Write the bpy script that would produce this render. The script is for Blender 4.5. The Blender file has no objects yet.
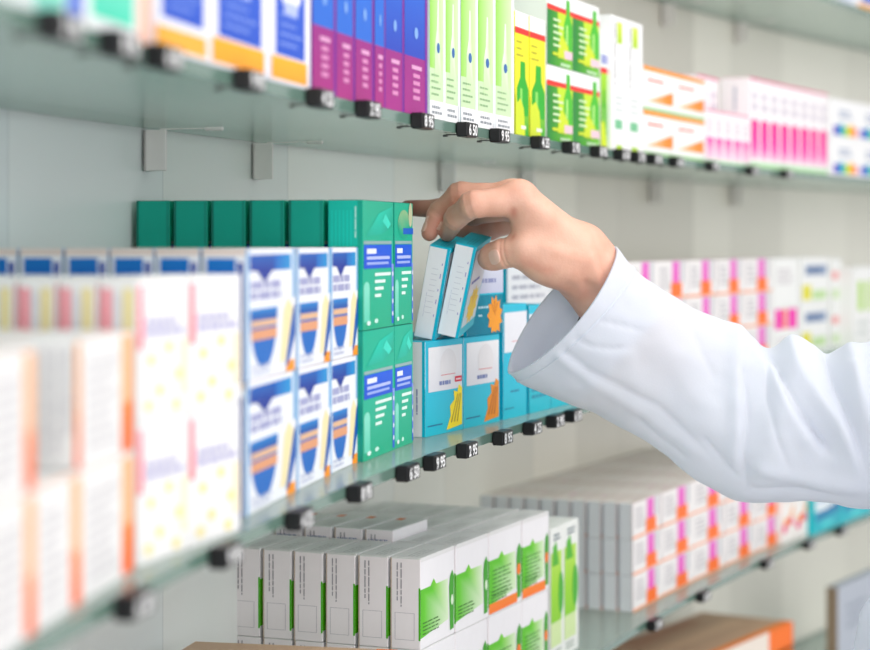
import bpy, bmesh, math, random
import numpy as np
from mathutils import Vector, Matrix, noise

random.seed(7)
C = bpy.context.scene.collection
# The place is laid out in a working unit and brought to metres by S at the very end.
S = 0.85
EYE = 1.45 / S            # camera height
F = 2000.0                # focal length in pixels (870 px wide frame)
CX, CY = 435.0, 240.0     # principal point: the horizon runs at y = 240

def P(x, y, Y):
    """point of the place seen at pixel (x, y) at distance Y"""
    return Vector(((x - CX) * Y / F, Y, EYE + (CY - y) * Y / F))

def lin(c):
    c = c / 255.0
    return c / 12.92 if c <= 0.04045 else ((c + 0.055) / 1.055) ** 2.4
def rgb(r, g, b): return (lin(r), lin(g), lin(b), 1.0)

# ---------------------------------------------------------------- materials
def new_mat(name):
    m = bpy.data.materials.new(name); m.use_nodes = True
    nt = m.node_tree
    for n in list(nt.nodes): nt.nodes.remove(n)
    out = nt.nodes.new('ShaderNodeOutputMaterial')
    return m, nt, out
def principled(nt, out, rough=0.5, color=None, **kw):
    b = nt.nodes.new('ShaderNodeBsdfPrincipled')
    b.inputs['Roughness'].default_value = rough
    if color: b.inputs['Base Color'].default_value = color
    for k, v in kw.items(): b.inputs[k.replace('_', ' ')].default_value = v
    nt.links.new(b.outputs[0], out.inputs[0])
    return b
def plain(name, color, rough=0.5, noise_scale=60, amount=0.06, bump=0.0, bump_dist=0.0005, **kw):
    m, nt, out = new_mat(name)
    b = principled(nt, out, rough, color, **kw)
    tc = nt.nodes.new('ShaderNodeTexCoord')
    n = nt.nodes.new('ShaderNodeTexNoise'); n.inputs['Scale'].default_value = noise_scale
    n.inputs['Detail'].default_value = 4
    nt.links.new(tc.outputs['Object'], n.inputs['Vector'])
    mx = nt.nodes.new('ShaderNodeMixRGB'); mx.blend_type = 'MULTIPLY'; mx.inputs[0].default_value = 1
    mx.inputs[1].default_value = color
    rp = nt.nodes.new('ShaderNodeValToRGB')
    rp.color_ramp.elements[0].color = (1 - amount,) * 3 + (1,); rp.color_ramp.elements[1].color = (1, 1, 1, 1)
    nt.links.new(n.outputs[0], rp.inputs[0]); nt.links.new(rp.outputs[0], mx.inputs[2])
    nt.links.new(mx.outputs[0], b.inputs['Base Color'])
    if bump:
        bp = nt.nodes.new('ShaderNodeBump'); bp.inputs['Strength'].default_value = bump; bp.inputs['Distance'].default_value = bump_dist
        nt.links.new(n.outputs[0], bp.inputs['Height']); nt.links.new(bp.outputs[0], b.inputs['Normal'])
    return m

def printed(name, rough=0.45, spec=0.3, sat=1.2, val=.98):
    """printed carton: inks carried by the mesh, faint paper mottling"""
    m, nt, out = new_mat(name)
    b = principled(nt, out, rough); b.inputs['Specular IOR Level'].default_value = spec
    a = nt.nodes.new('ShaderNodeAttribute'); a.attribute_name = 'ink'
    tc = nt.nodes.new('ShaderNodeTexCoord')
    n = nt.nodes.new('ShaderNodeTexNoise'); n.inputs['Scale'].default_value = 90
    nt.links.new(tc.outputs['Object'], n.inputs['Vector'])
    rp = nt.nodes.new('ShaderNodeValToRGB')
    rp.color_ramp.elements[0].color = (.95, .95, .95, 1)
    hs = nt.nodes.new('ShaderNodeHueSaturation'); hs.inputs['Saturation'].default_value = sat; hs.inputs['Value'].default_value = val
    nt.links.new(a.outputs['Color'], hs.inputs['Color'])
    mx = nt.nodes.new('ShaderNodeMixRGB'); mx.blend_type = 'MULTIPLY'; mx.inputs[0].default_value = 1
    nt.links.new(n.outputs[0], rp.inputs[0]); nt.links.new(hs.outputs['Color'], mx.inputs[1]); nt.links.new(rp.outputs[0], mx.inputs[2])
    nt.links.new(mx.outputs[0], b.inputs['Base Color'])
    return m
M_CARD = printed('printed_card')
M_TAG = printed('printed_plastic', 0.4, .3, 1.0, 1.0)
M_STEEL = plain('brushed_steel', rgb(232, 227, 224), 0.45, 40, 0.1, Metallic=0.0)
M_PIN = plain('dark_steel', rgb(95, 95, 92), 0.4, 80, 0.1, Metallic=0.7)
M_COAT = plain('white_cotton', rgb(233, 236, 243), 0.85, 700, 0.05, 0.25, 0.0006)
def cloth():
    nt = M_COAT.node_tree; out = [n for n in nt.nodes if n.type == 'OUTPUT_MATERIAL'][0]; b = [n for n in nt.nodes if n.type == 'BSDF_PRINCIPLED'][0]
    t = nt.nodes.new('ShaderNodeBsdfTranslucent'); t.inputs[0].default_value = rgb(236, 240, 250)
    m = nt.nodes.new('ShaderNodeMixShader'); m.inputs[0].default_value = .38
    nt.links.new(b.outputs[0], m.inputs[1]); nt.links.new(t.outputs[0], m.inputs[2]); nt.links.new(m.outputs[0], out.inputs[0])
cloth()
M_NAIL = plain('fingernail', rgb(232, 186, 168), 0.3, 60, 0.08)
M_BEAD = plain('dark_beads', rgb(58, 56, 58), 0.4, 120, 0.3)
M_FLOOR = plain('floor_tile', rgb(205, 203, 198), 0.4, 3, 0.1)

def glass_mat(name, tint, edge=False):
    m, nt, out = new_mat(name)
    if edge:
        principled(nt, out, 0.15, tint); return m
    tr = nt.nodes.new('ShaderNodeBsdfTransparent'); tr.inputs[0].default_value = tint
    gl = nt.nodes.new('ShaderNodeBsdfGlossy'); gl.inputs['Roughness'].default_value = 0.2
    gl.inputs['Color'].default_value = (.92, .97, .95, 1)
    fr = nt.nodes.new('ShaderNodeFresnel'); fr.inputs[0].default_value = 1.45
    mp = nt.nodes.new('ShaderNodeMath'); mp.operation = 'MULTIPLY'; mp.inputs[1].default_value = 0.85
    ms = nt.nodes.new('ShaderNodeMixShader')
    nt.links.new(fr.outputs[0], mp.inputs[0]); nt.links.new(mp.outputs[0], ms.inputs[0])
    nt.links.new(tr.outputs[0], ms.inputs[1]); nt.links.new(gl.outputs[0], ms.inputs[2])
    df = nt.nodes.new('ShaderNodeBsdfDiffuse'); df.inputs[0].default_value = (.66, .76, .72, 1)
    m2 = nt.nodes.new('ShaderNodeMixShader'); m2.inputs[0].default_value = .16
    nt.links.new(ms.outputs[0], m2.inputs[1]); nt.links.new(df.outputs[0], m2.inputs[2])
    nt.links.new(m2.outputs[0], out.inputs[0])
    return m
M_GLASS = glass_mat('shelf_glass', (.94, .975, .955, 1))
M_GEDGE = glass_mat('glass_edge', rgb(98, 126, 114), True)

def wall_mat():
    m, nt, out = new_mat('lacquered_wall_panel')
    b = principled(nt, out, 0.32)
    a = nt.nodes.new('ShaderNodeAttribute'); a.attribute_name = 'ink'
    tc = nt.nodes.new('ShaderNodeTexCoord')
    n = nt.nodes.new('ShaderNodeTexNoise'); n.inputs['Scale'].default_value = 5
    nt.links.new(tc.outputs['Object'], n.inputs['Vector'])
    rp = nt.nodes.new('ShaderNodeValToRGB'); rp.color_ramp.elements[0].color = (.94, .94, .94, 1)
    mx = nt.nodes.new('ShaderNodeMixRGB'); mx.blend_type = 'MULTIPLY'; mx.inputs[0].default_value = 1
    nt.links.new(n.outputs[0], rp.inputs[0]); nt.links.new(a.outputs['Color'], mx.inputs[1]); nt.links.new(rp.outputs[0], mx.inputs[2])
    nt.links.new(mx.outputs[0], b.inputs['Base Color'])
    return m
M_WALL = wall_mat()

def skin_mat():
    m, nt, out = new_mat('skin')
    b = principled(nt, out, 0.5)
    a = nt.nodes.new('ShaderNodeAttribute'); a.attribute_name = 'ink'
    tc = nt.nodes.new('ShaderNodeTexCoord')
    n = nt.nodes.new('ShaderNodeTexNoise'); n.inputs['Scale'].default_value = 45; n.inputs['Detail'].default_value = 5
    n2 = nt.nodes.new('ShaderNodeTexVoronoi'); n2.inputs['Scale'].default_value = 520
    for k in (n, n2): nt.links.new(tc.outputs['Object'], k.inputs['Vector'])
    rp = nt.nodes.new('ShaderNodeValToRGB')
    rp.color_ramp.elements[0].color = (.9, .8, .77, 1); rp.color_ramp.elements[0].position = .3
    rp.color_ramp.elements[1].color = (1, 1, 1, 1); rp.color_ramp.elements[1].position = .65
    mx = nt.nodes.new('ShaderNodeMixRGB'); mx.blend_type = 'MULTIPLY'; mx.inputs[0].default_value = 1
    nt.links.new(n.outputs[0], rp.inputs[0]); nt.links.new(a.outputs['Color'], mx.inputs[1]); nt.links.new(rp.outputs[0], mx.inputs[2])
    nt.links.new(mx.outputs[0], b.inputs['Base Color'])
    b.inputs['Subsurface Weight'].default_value = 0.12
    b.inputs['Subsurface Radius'].default_value = (.008, .003, .0015)
    b.inputs['Subsurface Scale'].default_value = 0.5
    bp = nt.nodes.new('ShaderNodeBump'); bp.inputs['Strength'].default_value = 0.18; bp.inputs['Distance'].default_value = 0.0006
    nt.links.new(n2.outputs[0], bp.inputs['Height']); nt.links.new(bp.outputs[0], b.inputs['Normal'])
    return m
M_SKIN = skin_mat()

# ---------------------------------------------------------------- object helpers
def props(o, label=None, cat=None, group=None, kind=None):
    if label: o['label'] = label
    if cat: o['category'] = cat
    if group: o['group'] = group
    if kind: o['kind'] = kind
    return o
def link(name, me, parent=None):
    o = bpy.data.objects.new(name, me); C.objects.link(o)
    if parent: o.parent = parent
    return o

class Mesh:
    """collects inked polygons and builds ONE mesh"""
    def __init__(self): self.v, self.f, self.c, self.mi = [], [], [], []
    def poly(self, pts, col, mi=0):
        i = len(self.v); self.v += [tuple(p) for p in pts]
        self.f.append(list(range(i, i + len(pts))))
        self.c.append([col] * len(pts) if not isinstance(col, list) else col); self.mi.append(mi)
    def grid(self, rows, col, mi=0, closed=False):
        """rows of points joined with quads"""
        i = len(self.v); n = len(rows[0])
        for r in rows: self.v += [tuple(p) for p in r]
        for a in range(len(rows) - 1):
            for b in range(n if closed else n - 1):
                q = (b + 1) % n
                self.f.append([i + a * n + b, i + a * n + q, i + (a + 1) * n + q, i + (a + 1) * n + b])
                self.c.append([col] * 4); self.mi.append(mi)
    def box(self, x0, x1, y0, y1, z0, z1, col, mi=0, bev=0.0, faces=None):
        """box with chamfered upright and level edges; faces = colours by F B L R T D"""
        bm = bmesh.new()
        bmesh.ops.create_cube(bm, size=1, matrix=Matrix.Translation(((x0+x1)/2, (y0+y1)/2, (z0+z1)/2)) @ Matrix.Diagonal((x1-x0, y1-y0, z1-z0, 1)))
        if bev: bmesh.ops.bevel(bm, geom=bm.edges[:], offset=bev, segments=1, affect='EDGES', profile=0.5)
        bm.normal_update()
        i = len(self.v); self.v += [tuple(v.co) for v in bm.verts]; bm.verts.index_update()
        for f in bm.faces:
            n = f.normal; c = col
            if faces:
                ax = max(range(3), key=lambda k: abs(n[k]))
                key = {(0, -1): 'L', (0, 1): 'R', (1, -1): 'F', (1, 1): 'B', (2, -1): 'D', (2, 1): 'T'}[(ax, 1 if n[ax] > 0 else -1)]
                c = faces.get(key, col)
            self.f.append([i + v.index for v in f.verts]); self.c.append([c] * len(f.verts)); self.mi.append(mi)
        bm.free()
    def mesh(self, name, mats, smooth=False):
        me = bpy.data.meshes.new(name)
        me.from_pydata(self.v, [], self.f)
        for m in mats: me.materials.append(m)
        ca = me.color_attributes.new('ink', 'FLOAT_COLOR', 'CORNER')
        flat = []
        for c in self.c:
            for q in c: flat += q
        ca.data.foreach_set('color', flat)
        me.polygons.foreach_set('material_index', self.mi)
        if smooth: me.polygons.foreach_set('use_smooth', [True] * len(me.polygons))
        me.update(); return me

WHITE = rgb(240, 239, 238)
_text_cache = {}
def top_flap(o, w, d, h, col):
    key = ('flap', round(w, 3), d, h)
    if key not in cache:
        m = Mesh(); m.box(.0012, w - .0012, .0006, d - .0002, h + .0001, h + .0008, col, 0, .0002); m.box(.0012, w - .0012, -.0004, .0006, h - .0035, h + .0008, col, 0, .0002)
        c = Carton(w, d, h); c.v, c.f, c.c, c.mi = [], [], [], []
        c.lines('T', .1, .2, .7, .6, 3, tuple(q * .62 for q in col[:3]) + (1,), lay=6, seed=12, fill=.3)
        n = len(m.v); m.v += c.v; m.f += [[i + n for i in f] for f in c.f]; m.c += c.c; m.mi += c.mi
        cache[key] = m.mesh('tuck_flap', [M_CARD])
    return link('tuck_flap', cache[key], o)
def glyphs(s):
    """outline of a string as triangles, unit height"""
    if s not in _text_cache:
        cu = bpy.data.curves.new('t', 'FONT'); cu.body = s; cu.size = 1; cu.offset = .025; cu.resolution_u = 3
        o = bpy.data.objects.new('t', cu); C.objects.link(o)
        dg = bpy.context.evaluated_depsgraph_get()
        me = bpy.data.meshes.new_from_object(o.evaluated_get(dg))
        vs = [(v.co.x, v.co.y) for v in me.vertices]; fs = [list(p.vertices) for p in me.polygons]
        bpy.data.objects.remove(o); bpy.data.curves.remove(cu); bpy.data.meshes.remove(me)
        _text_cache[s] = (vs, fs)
    return _text_cache[s]

class Carton(Mesh):
    """folding box; front on -y, near end on -x.  Prints use (u, v) in 0..1 on a face."""
    def __init__(self, w, d, h, base=WHITE, faces=None, bev=0.0007):
        super().__init__(); self.w, self.d, self.h = w, d, h
        self.box(0, w, 0, d, 0, h, base, 0, bev, faces)
    def at(self, face, u, v, lay):
        e = 0.00016 * lay; w, d, h = self.w, self.d, self.h
        if face == 'F': return (u * w, -e, v * h)
        if face == 'L': return (-e, (1 - u) * d, v * h)
        if face == 'T': return (u * w, v * d, h + e)
        if face == 'R': return (w + e, u * d, v * h)
    def pr(self, face, pts, col, lay=1):
        self.poly([self.at(face, u, v, lay) for u, v in pts], col)
    def rect(self, face, u0, v0, u1, v1, col, lay=1, c2=None, horiz=False):
        if c2 is not None:
            col = [col, c2, c2, col] if horiz else [col, col, c2, c2]
        self.pr(face, [(u0, v0), (u1, v0), (u1, v1), (u0, v1)], col, lay)
    def oval(self, face, u, v, ru, rv, col, lay=1, a0=0, a1=360, n=20):
        self.pr(face, [(u + ru * math.cos(math.radians(a0 + (a1 - a0) * k / n)), v + rv * math.sin(math.radians(a0 + (a1 - a0) * k / n))) for k in range(n if a1 - a0 == 360 else n + 1)], col, lay)
    def lines(self, face, u0, v0, u1, v1, n, col, lay=2, vertical=False, fill=0.5, words=True, seed=1):
        """small print: n rows of word-long strokes"""
        r = random.Random(seed)
        for k in range(n):
            a = (k + 0.5 - fill / 2) / n; b = (k + 0.5 + fill / 2) / n
            p = 0.0; end = r.uniform(.7, 1.0)
            while p < end - .03:
                q = min(end, p + (r.uniform(.1, .28) if words else end))
                if vertical: self.rect(face, u0 + (u1 - u0) * a, v1 - (v1 - v0) * q, u0 + (u1 - u0) * b, v1 - (v1 - v0) * p, col, lay)
                else: self.rect(face, u0 + (u1 - u0) * p, v1 - (v1 - v0) * b, u0 + (u1 - u0) * q, v1 - (v1 - v0) * a, col, lay)
                p = q + (.04 if not vertical else .025)
    def frame(self, face, u0, v0, u1, v1, t, tv, col, lay=1):
        self.rect(face, u0, v0, u1, v0 + tv, col, lay); self.rect(face, u0, v1 - tv, u1, v1, col, lay)
        self.rect(face, u0, v0, u0 + t, v1, col, lay); self.rect(face, u1 - t, v0, u1, v1, col, lay)
    def done(self, name): return self.mesh(name, [M_CARD])

# ---------------------------------------------------------------- the curved shelf run
def edge(Y): return Vector((-0.275 - 0.0065 * Y + 0.0798 * Y * Y, Y, 0))
def tang(Y): return Vector((-0.0065 + 0.1596 * Y, 1, 0)).normalized()
def inw(Y):  t = tang(Y); return Vector((-t.y, t.x, 0))        # towards the wall
def on_edge(Y, b): return edge(Y) + inw(Y) * b
def at_px(x, b):
    lo, hi = 0.3, 7.0
    for _ in range(50):
        m = (lo + hi) / 2; p = on_edge(m, b)
        if CX + F * p.x / p.y < x: lo = m
        else: hi = m
    return (lo + hi) / 2
GT = 0.0048                                     # half thickness of the glass
Z = {'top': EYE + 0.424, 'upper': EYE + 0.11, 'middle': EYE - 0.206, 'lower': EYE - 0.517, 'bottom': EYE - 0.831}
DEPTH = 0.262

def strip_pts(b, y0, y1, n): return [on_edge(y0 + (y1 - y0) * k / n, b) for k in range(n + 1)]

def make_shelf(which, y0, y1):
    m = Mesh(); n = 90
    fr = strip_pts(0, y0, y1, n); bk = strip_pts(DEPTH - 0.004, y0, y1, n)
    z = Z[which]; up, dn = Vector((0, 0, z + GT)), Vector((0, 0, z - GT))
    g = (1, 1, 1, 1)
    m.grid([[p + up for p in fr], [p + up for p in bk]], g, 0)
    m.grid([[p + dn for p in bk], [p + dn for p in fr]], g, 0)
    m.grid([[p + dn for p in fr], [p + up for p in fr]], g, 1)
    m.grid([[p + up for p in bk], [p + dn for p in bk]], g, 1)
    for k in (0, n):
        q = [fr[k] + dn, fr[k] + up, bk[k] + up, bk[k] + dn]
        m.poly(q if k == 0 else q[::-1], g, 1)
    o = link('glass_shelf', m.mesh('glass_shelf', [M_GLASS, M_GEDGE]))
    return o
for which, lab in (('top', 'curved glass shelf cropped at the top right, above the pink cartons'),
                   ('upper', 'curved glass shelf seen from below, carrying the purple and lime cartons'),
                   ('middle', 'curved glass shelf at hand height, carrying the green and cyan cartons'),
                   ('lower', 'curved glass shelf below the sleeve, carrying white-green and pink-orange cartons'),
                   ('bottom', 'lowest glass shelf, carrying the flat orange-edged cartons')):
    props(make_shelf(which, 0.35, 5.2), lab, 'shelf', 'curved glass shelves')

# back wall: upright lacquered panels following the curve
def make_wall():
    m = Mesh(); y = 0.1; r = random.Random(3)
    k = 0
    while y < 6.0:
        y1 = y + r.choice([.16, .22, .3])
        t = min(1, max(0, (y - 1.2) / 1.6))
        j = r.uniform(-9, 6) * (1 if y < 2.2 else 1.7)  # lighter and darker panels paint in the lacquer's reflection bands
        a = (214, 223, 226); b = (238, 233, 221)
        c = rgb(*[a[i] * (1 - t) + b[i] * t + j for i in range(3)])
        off = DEPTH
        p = strip_pts(off, y, y1 - 0.002, 6); q = strip_pts(off, y1 - 0.002, y1, 1)
        m.grid([[Vector((v.x, v.y, 0)) for v in p], [Vector((v.x, v.y, 2.6 / S)) for v in p]], c)
        g = tuple(v * .8 for v in c[:3]) + (1,)
        m.grid([[Vector((v.x, v.y, 0)) for v in q], [Vector((v.x, v.y, 2.6 / S)) for v in q]], g)
        y = y1
    o = link('wall_back', m.mesh('wall_back', [M_WALL])); o['kind'] = 'structure'
make_wall()
m = Mesh(); m.poly([(-1.6, -1.5, 0), (4.5, -1.5, 0), (4.5, 6, 0), (-1.6, 6, 0)], (1, 1, 1, 1))
link('floor', m.mesh('floor', [M_FLOOR]))['kind'] = 'structure'

# ---------------------------------------------------------------- carton prints
def k_orange(w, d, h, gap):
    c = Carton(w, d, h)
    pale, viv = rgb(252, 200, 162), rgb(255, 104, 30)
    c.rect('F', .76, .42, 1, .97, rgb(253, 196, 158), 1, pale); c.rect('F', .76, .02, 1, .42, viv, 1, rgb(254, 140, 70))
    c.lines('F', .1, .1, .7, .85, 8, rgb(214, 212, 214), seed=gap)
    c.lines('L', .06, .06, .94, .93, 6, rgb(206, 204, 208), vertical=True, seed=2 + gap, fill=.42)
    c.rect('L', .93, .02, 1, .45, viv, 1, rgb(254, 170, 110)); c.rect('L', .93, .45, 1, .97, rgb(254, 186, 140), 1, pale)
    c.rect('T', 0, 0, 1, .08, rgb(254, 214, 190))
    return c.done('orange_carton')
def k_yellow(w, d, h):
    c = Carton(w, d, h)
    pink, yel, lil = rgb(250, 150, 160), rgb(244, 230, 176), rgb(186, 184, 214)
    c.rect('F', .0, .5, .1, .95, pink, 1, rgb(252, 175, 185))
    c.lines('F', .14, .58, .95, .72, 2, lil, seed=4, fill=.7)
    for u, v in ((.25, .42), (.6, .5), (.42, .2), (.8, .3), (.2, .1), (.75, .08)):
        c.oval('F', u, v, .08, .045, yel, 2)
    c.rect('F', .82, .15, .98, .55, rgb(250, 240, 214), 1)
    c.rect('L', .08, .25, .3, .93, pink, 1, rgb(250, 168, 178)); c.rect('L', .62, .3, .86, .93, rgb(240, 226, 170), 1)
    c.lines('L', .34, .3, .58, .9, 2, rgb(215, 212, 222), vertical=True, seed=6)
    return c.done('yellow_carton')
def k_plaster(w, d, h):
    c = Carton(w, d, h, rgb(240, 242, 247))
    nav, blu, sky = rgb(46, 66, 150), rgb(20, 104, 190), rgb(120, 176, 222)
    c.rect('F', .06, .83, .9, .955, nav, 1, rgb(70, 110, 180)); c.rect('F', .55, .83, .9, .955, rgb(60, 110, 190), 2, rgb(40, 150, 210), True)
    c.pr('F', [(.2, .83), (.5, .83), (.35, .74)], nav, 3)
    c.lines('F', .08, .6, .92, .76, 2, rgb(170, 172, 204), seed=8, fill=.75)
    c.oval('F', .34, .5, .27, .42, blu, 1, 180, 360)
    c.rect('F', .07, .46, .61, .54, rgb(40, 80, 160), 2, rgb(70, 140, 205))
    c.rect('F', .09, .3, .6, .38, rgb(224, 170, 140), 2); c.rect('F', .09, .4, .6, .45, rgb(226, 190, 160), 2)
    c.pr('F', [(.66, .08), (.78, .1), (.95, .52), (.84, .6), (.74, .5)], rgb(246, 232, 190), 1)
    c.pr('F', [(.78, .06), (.84, .05), (1, .3), (1, .55), (.95, .5)], rgb(60, 100, 175), 2)
    c.rect('F', .8, .0, .98, .09, rgb(248, 158, 60), 2)
    c.rect('F', 0, 0, .04, 1, sky, 1); c.rect('F', .94, .6, 1, 1, rgb(150, 190, 225), 1)
    c.lines('F', .1, .03, .6, .12, 2, rgb(190, 195, 215), seed=3)
    c.rect('L', .8, 0, .93, .9, rgb(60, 84, 165), 1)
    c.rect('L', .1, .78, .76, .93, rgb(10, 100, 190), 2, rgb(30, 120, 200)); c.oval('L', .43, .8, .28, .07, rgb(238, 240, 246), 3, 180, 360)
    for v in (.08, .25, .42): c.rect('L', .12, v, .3, v + .1, rgb(30, 120, 200), 2)
    c.rect('T', 0, 0, 1, .12, rgb(235, 220, 215)); c.rect('L', .0, .95, 1, 1, rgb(228, 214, 206), 1)
    return c.done('plaster_carton')
def k_green(w, d, h, variant):
    gr = rgb(0, 178, 144)
    end = rgb(0, 168, 146) if variant != 'front' else rgb(30, 190, 170)  # front end painted lighter as if lit, ends behind darker as shaded
    c = Carton(w, d, h, gr, {'L': end, 'T': rgb(0, 128, 112), 'F': gr})
    c.rect('F', 0, .0, 1, .45, rgb(0, 170, 128), 1, gr)
    c.rect('F', .03, .47, .93, .655, rgb(52, 92, 208), 2, rgb(72, 110, 220)); c.rect('F', .03, .66, .93, .685, rgb(150, 176, 176), 2)
    c.rect('F', .12, .585, .42, .625, rgb(235, 238, 250), 3); c.rect('F', .12, .54, .86, .565, rgb(190, 200, 240), 3); c.rect('F', .12, .5, .82, .52, rgb(170, 185, 235), 3)
    for k, uu in enumerate((.9, .72, .66, .58)): c.rect('F', .38, .41 - .055 * k, .38 + (uu - .38), .435 - .055 * k, rgb(226, 245, 236), 2)
    for u0, top in ((.12, .32),):
        c.oval('F', u0, top, .09, .05, rgb(150, 220, 200), 2, 0, 180); c.rect('F', u0 - .09, .06, u0 + .09, top, rgb(120, 206, 182), 2, rgb(150, 220, 200))
    c.oval('F', .18, .05, .06, .018, rgb(225, 245, 238), 3); c.oval('F', .42, .06, .06, .018, rgb(205, 240, 228), 3)
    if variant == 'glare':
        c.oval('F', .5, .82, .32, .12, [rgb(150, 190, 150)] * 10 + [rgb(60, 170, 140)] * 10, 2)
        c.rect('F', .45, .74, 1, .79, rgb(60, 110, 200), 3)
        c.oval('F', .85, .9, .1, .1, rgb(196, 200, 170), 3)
    else:
        c.pr('F', [(.1, .72), (.5, .9), (.95, .96), (.95, .8), (.6, .74)], [rgb(20, 176, 150), rgb(70, 205, 180), rgb(40, 190, 165), rgb(0, 160, 130), rgb(30, 180, 155)], 2)
        c.pr('F', [(.62, .84), (.72, .9), (.9, .82), (.8, .78)], rgb(110, 220, 200), 3)
    c.rect('F', .93, .02, 1, .5, rgb(90, 120, 205), 2, rgb(150, 170, 225))
    for v in (.1, .2, .3, .42): c.oval('F', .965, v, .02, .02, rgb(235, 240, 250), 3)
    if variant == 'front':
        for k in range(6): c.rect('L', .1 + .11 * k, .55, .14 + .11 * k, .92, rgb(90, 205, 190), 1)
        c.rect('L', .86, 0, 1, 1, rgb(0, 165, 140), 1); c.lines('L', .76, .6, .84, .95, 1, rgb(190, 235, 225), vertical=True)
    else:
        c.rect('L', 0, 0, .07, 1, rgb(0, 120, 105), 1); c.rect('L', .9, 0, 1, 1, rgb(0, 150, 130), 1)
    return c.done('green_carton')
def flower(c, face, u, v, ru, rv, col, dark, lay=3):
    pts = []
    for k in range(22):
        a = math.radians(80 + k * 360 / 22); r = 1.0 if k % 2 == 0 else .72
        pts.append((min(.985, u + ru * r * math.cos(a)), max(.01, v + rv * r * math.sin(a))))
    c.pr(face, pts, col, lay)
    for k in range(3):
        a = math.radians(60 + 35 * k)
        du, dv = ru * .6 * math.cos(a), rv * .7 * math.sin(a)
        c.pr(face, [(u, v), (u + du + .012, v + dv), (u + du - .012, v + dv)], dark, lay + 1)
def plume(c, col, dark):
    c.pr('F', [(.55, .03), (.97, .06), (.97, .46), (.88, .5), (.84, .42), (.74, .44), (.76, .34), (.64, .28), (.66, .18)], col, 3)
    for k in range(3): c.pr('F', [(.66 + .08 * k, .1), (.69 + .08 * k, .1), (.86 + .04 * k, .4), (.84 + .04 * k, .4)], dark, 4)
def k_cyan(w, d, h, variant):
    cy = rgb(0, 186, 214)
    c = Carton(w, d, h, cy, {'L': rgb(238, 238, 242), 'T': rgb(30, 196, 222), 'B': WHITE})
    c.rect('F', 0, 0, 1, .5, rgb(0, 188, 208), 1, cy)
    c.rect('L', .86, 0, 1, 1, rgb(0, 182, 214), 1)
    if variant != 'held': c.lines('L', .34, .62, .42, .9, 1, rgb(170, 170, 190), vertical=True, seed=3); c.lines('L', .58, .2, .68, .5, 1, rgb(140, 140, 185), vertical=True, seed=5)
    c.rect('T', .05, .1, .95, .9, rgb(30, 186, 212)); c.lines('T', .2, .3, .8, .7, 2, rgb(0, 120, 160), seed=4)
    if variant in ('yellow', 'orange'):
        c.rect('F', .08, .46, .97, .93, rgb(222, 222, 228), 2, rgb(238, 238, 240))
        c.oval('F', .6, .72, .22, .18, rgb(228, 226, 228), 3)
        c.lines('F', .36, .51, .74 if variant == 'yellow' else .72, .57, 1, rgb(130, 140, 180), 4, seed=9, fill=.7)
        c.rect('F', .4, .62, .78, .627, rgb(214, 120, 130), 4)
        if variant == 'yellow': c.rect('F', .77, .53, .96, .59, rgb(214, 70, 84), 4); c.rect('F', .8, .55, .93, .567, rgb(245, 220, 225), 5)
        c.lines('F', .06, .09, .58, .12, 1, rgb(0, 110, 150), 2, fill=.5, words=False)
        plume(c, rgb(250, 226, 40) if variant == 'yellow' else rgb(232, 146, 56), rgb(170, 140, 30) if variant == 'yellow' else rgb(180, 96, 30))
    elif variant == 'flower':
        c.rect('F', 0, .0, 1, .44, rgb(0, 158, 196), 1, rgb(0, 180, 208))
        c.rect('F', .0, .46, 1, .97, rgb(196, 200, 220), 2, rgb(226, 228, 236))
        c.lines('F', .2, .56, .8, .64, 1, rgb(150, 155, 190), 3, seed=2, fill=.6)
        c.lines('F', .3, .28, .66, .33, 1, rgb(190, 230, 240), 3, seed=7); c.lines('F', .3, .19, .44, .24, 1, rgb(190, 230, 240), 3, seed=8)
        flower(c, 'F', .76, .2, .22, .24, rgb(244, 160, 52), rgb(190, 100, 30))
    elif variant == 'held':
        c.lines('L', .24, .12, .27, .5, 1, rgb(196, 196, 214), vertical=True, seed=31)
        c.rect('F', .06, .46, .97, .95, rgb(226, 226, 232), 2)
        c.lines('F', .15, .56, .8, .62, 1, rgb(130, 130, 190), 4, seed=11)
        c.rect('F', .06, .1, .97, .46, rgb(210, 222, 228), 2); flower(c, 'F', .55, .3, .34, .22, rgb(248, 214, 110), rgb(220, 170, 60))
        for k in range(9): c.rect('L', .3, .28 + .06 * k, .6, .287 + .06 * k, rgb(214, 214, 222), 1)
        for k in range(5): c.rect('L', .73, .25 + .14 * k, .77, .25 + .14 * k + (.05 if k % 2 else .025), rgb(170, 160, 205), 1)
    elif variant == 'tall':
        c.rect('F', .05, .58, 1, .93, rgb(232, 233, 238), 2)
        c.rect('F', .35, .67, .8, .675, rgb(220, 120, 120), 3); c.rect('F', .55, .62, .9, .645, rgb(110, 115, 140), 3); c.lines('F', .4, .585, .8, .605, 1, rgb(150, 150, 170), 3, seed=8)
        c.lines('F', .3, .22, .8, .25, 1, rgb(0, 120, 160), 3); c.lines('F', .05, .08, .6, .1, 1, rgb(0, 110, 150), 3)
    elif variant == 'aqua':
        c.rect('F', 0, 0, 1, .8, rgb(20, 186, 204), 2, rgb(90, 206, 216)); c.rect('F', .0, .8, 1, .92, rgb(226, 234, 238), 2)
        for k in range(4): c.oval('F', .35 + .15 * k, .45 - .04 * k, .12, .05, rgb(130, 222, 226), 3)
        c.lines('F', .1, .12, .9, .3, 3, rgb(0, 140, 170), 4, seed=12)
    elif variant == 'leaflet':
        c.rect('F', 0, 0, 1, .9, rgb(236, 236, 238), 2); c.lines('F', .1, .1, .9, .8, 5, rgb(176, 176, 186), 3, seed=14, fill=.4)
        c.rect('F', .55, .15, .8, .3, rgb(90, 80, 80), 4)
    return c.done('cyan_carton')
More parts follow.
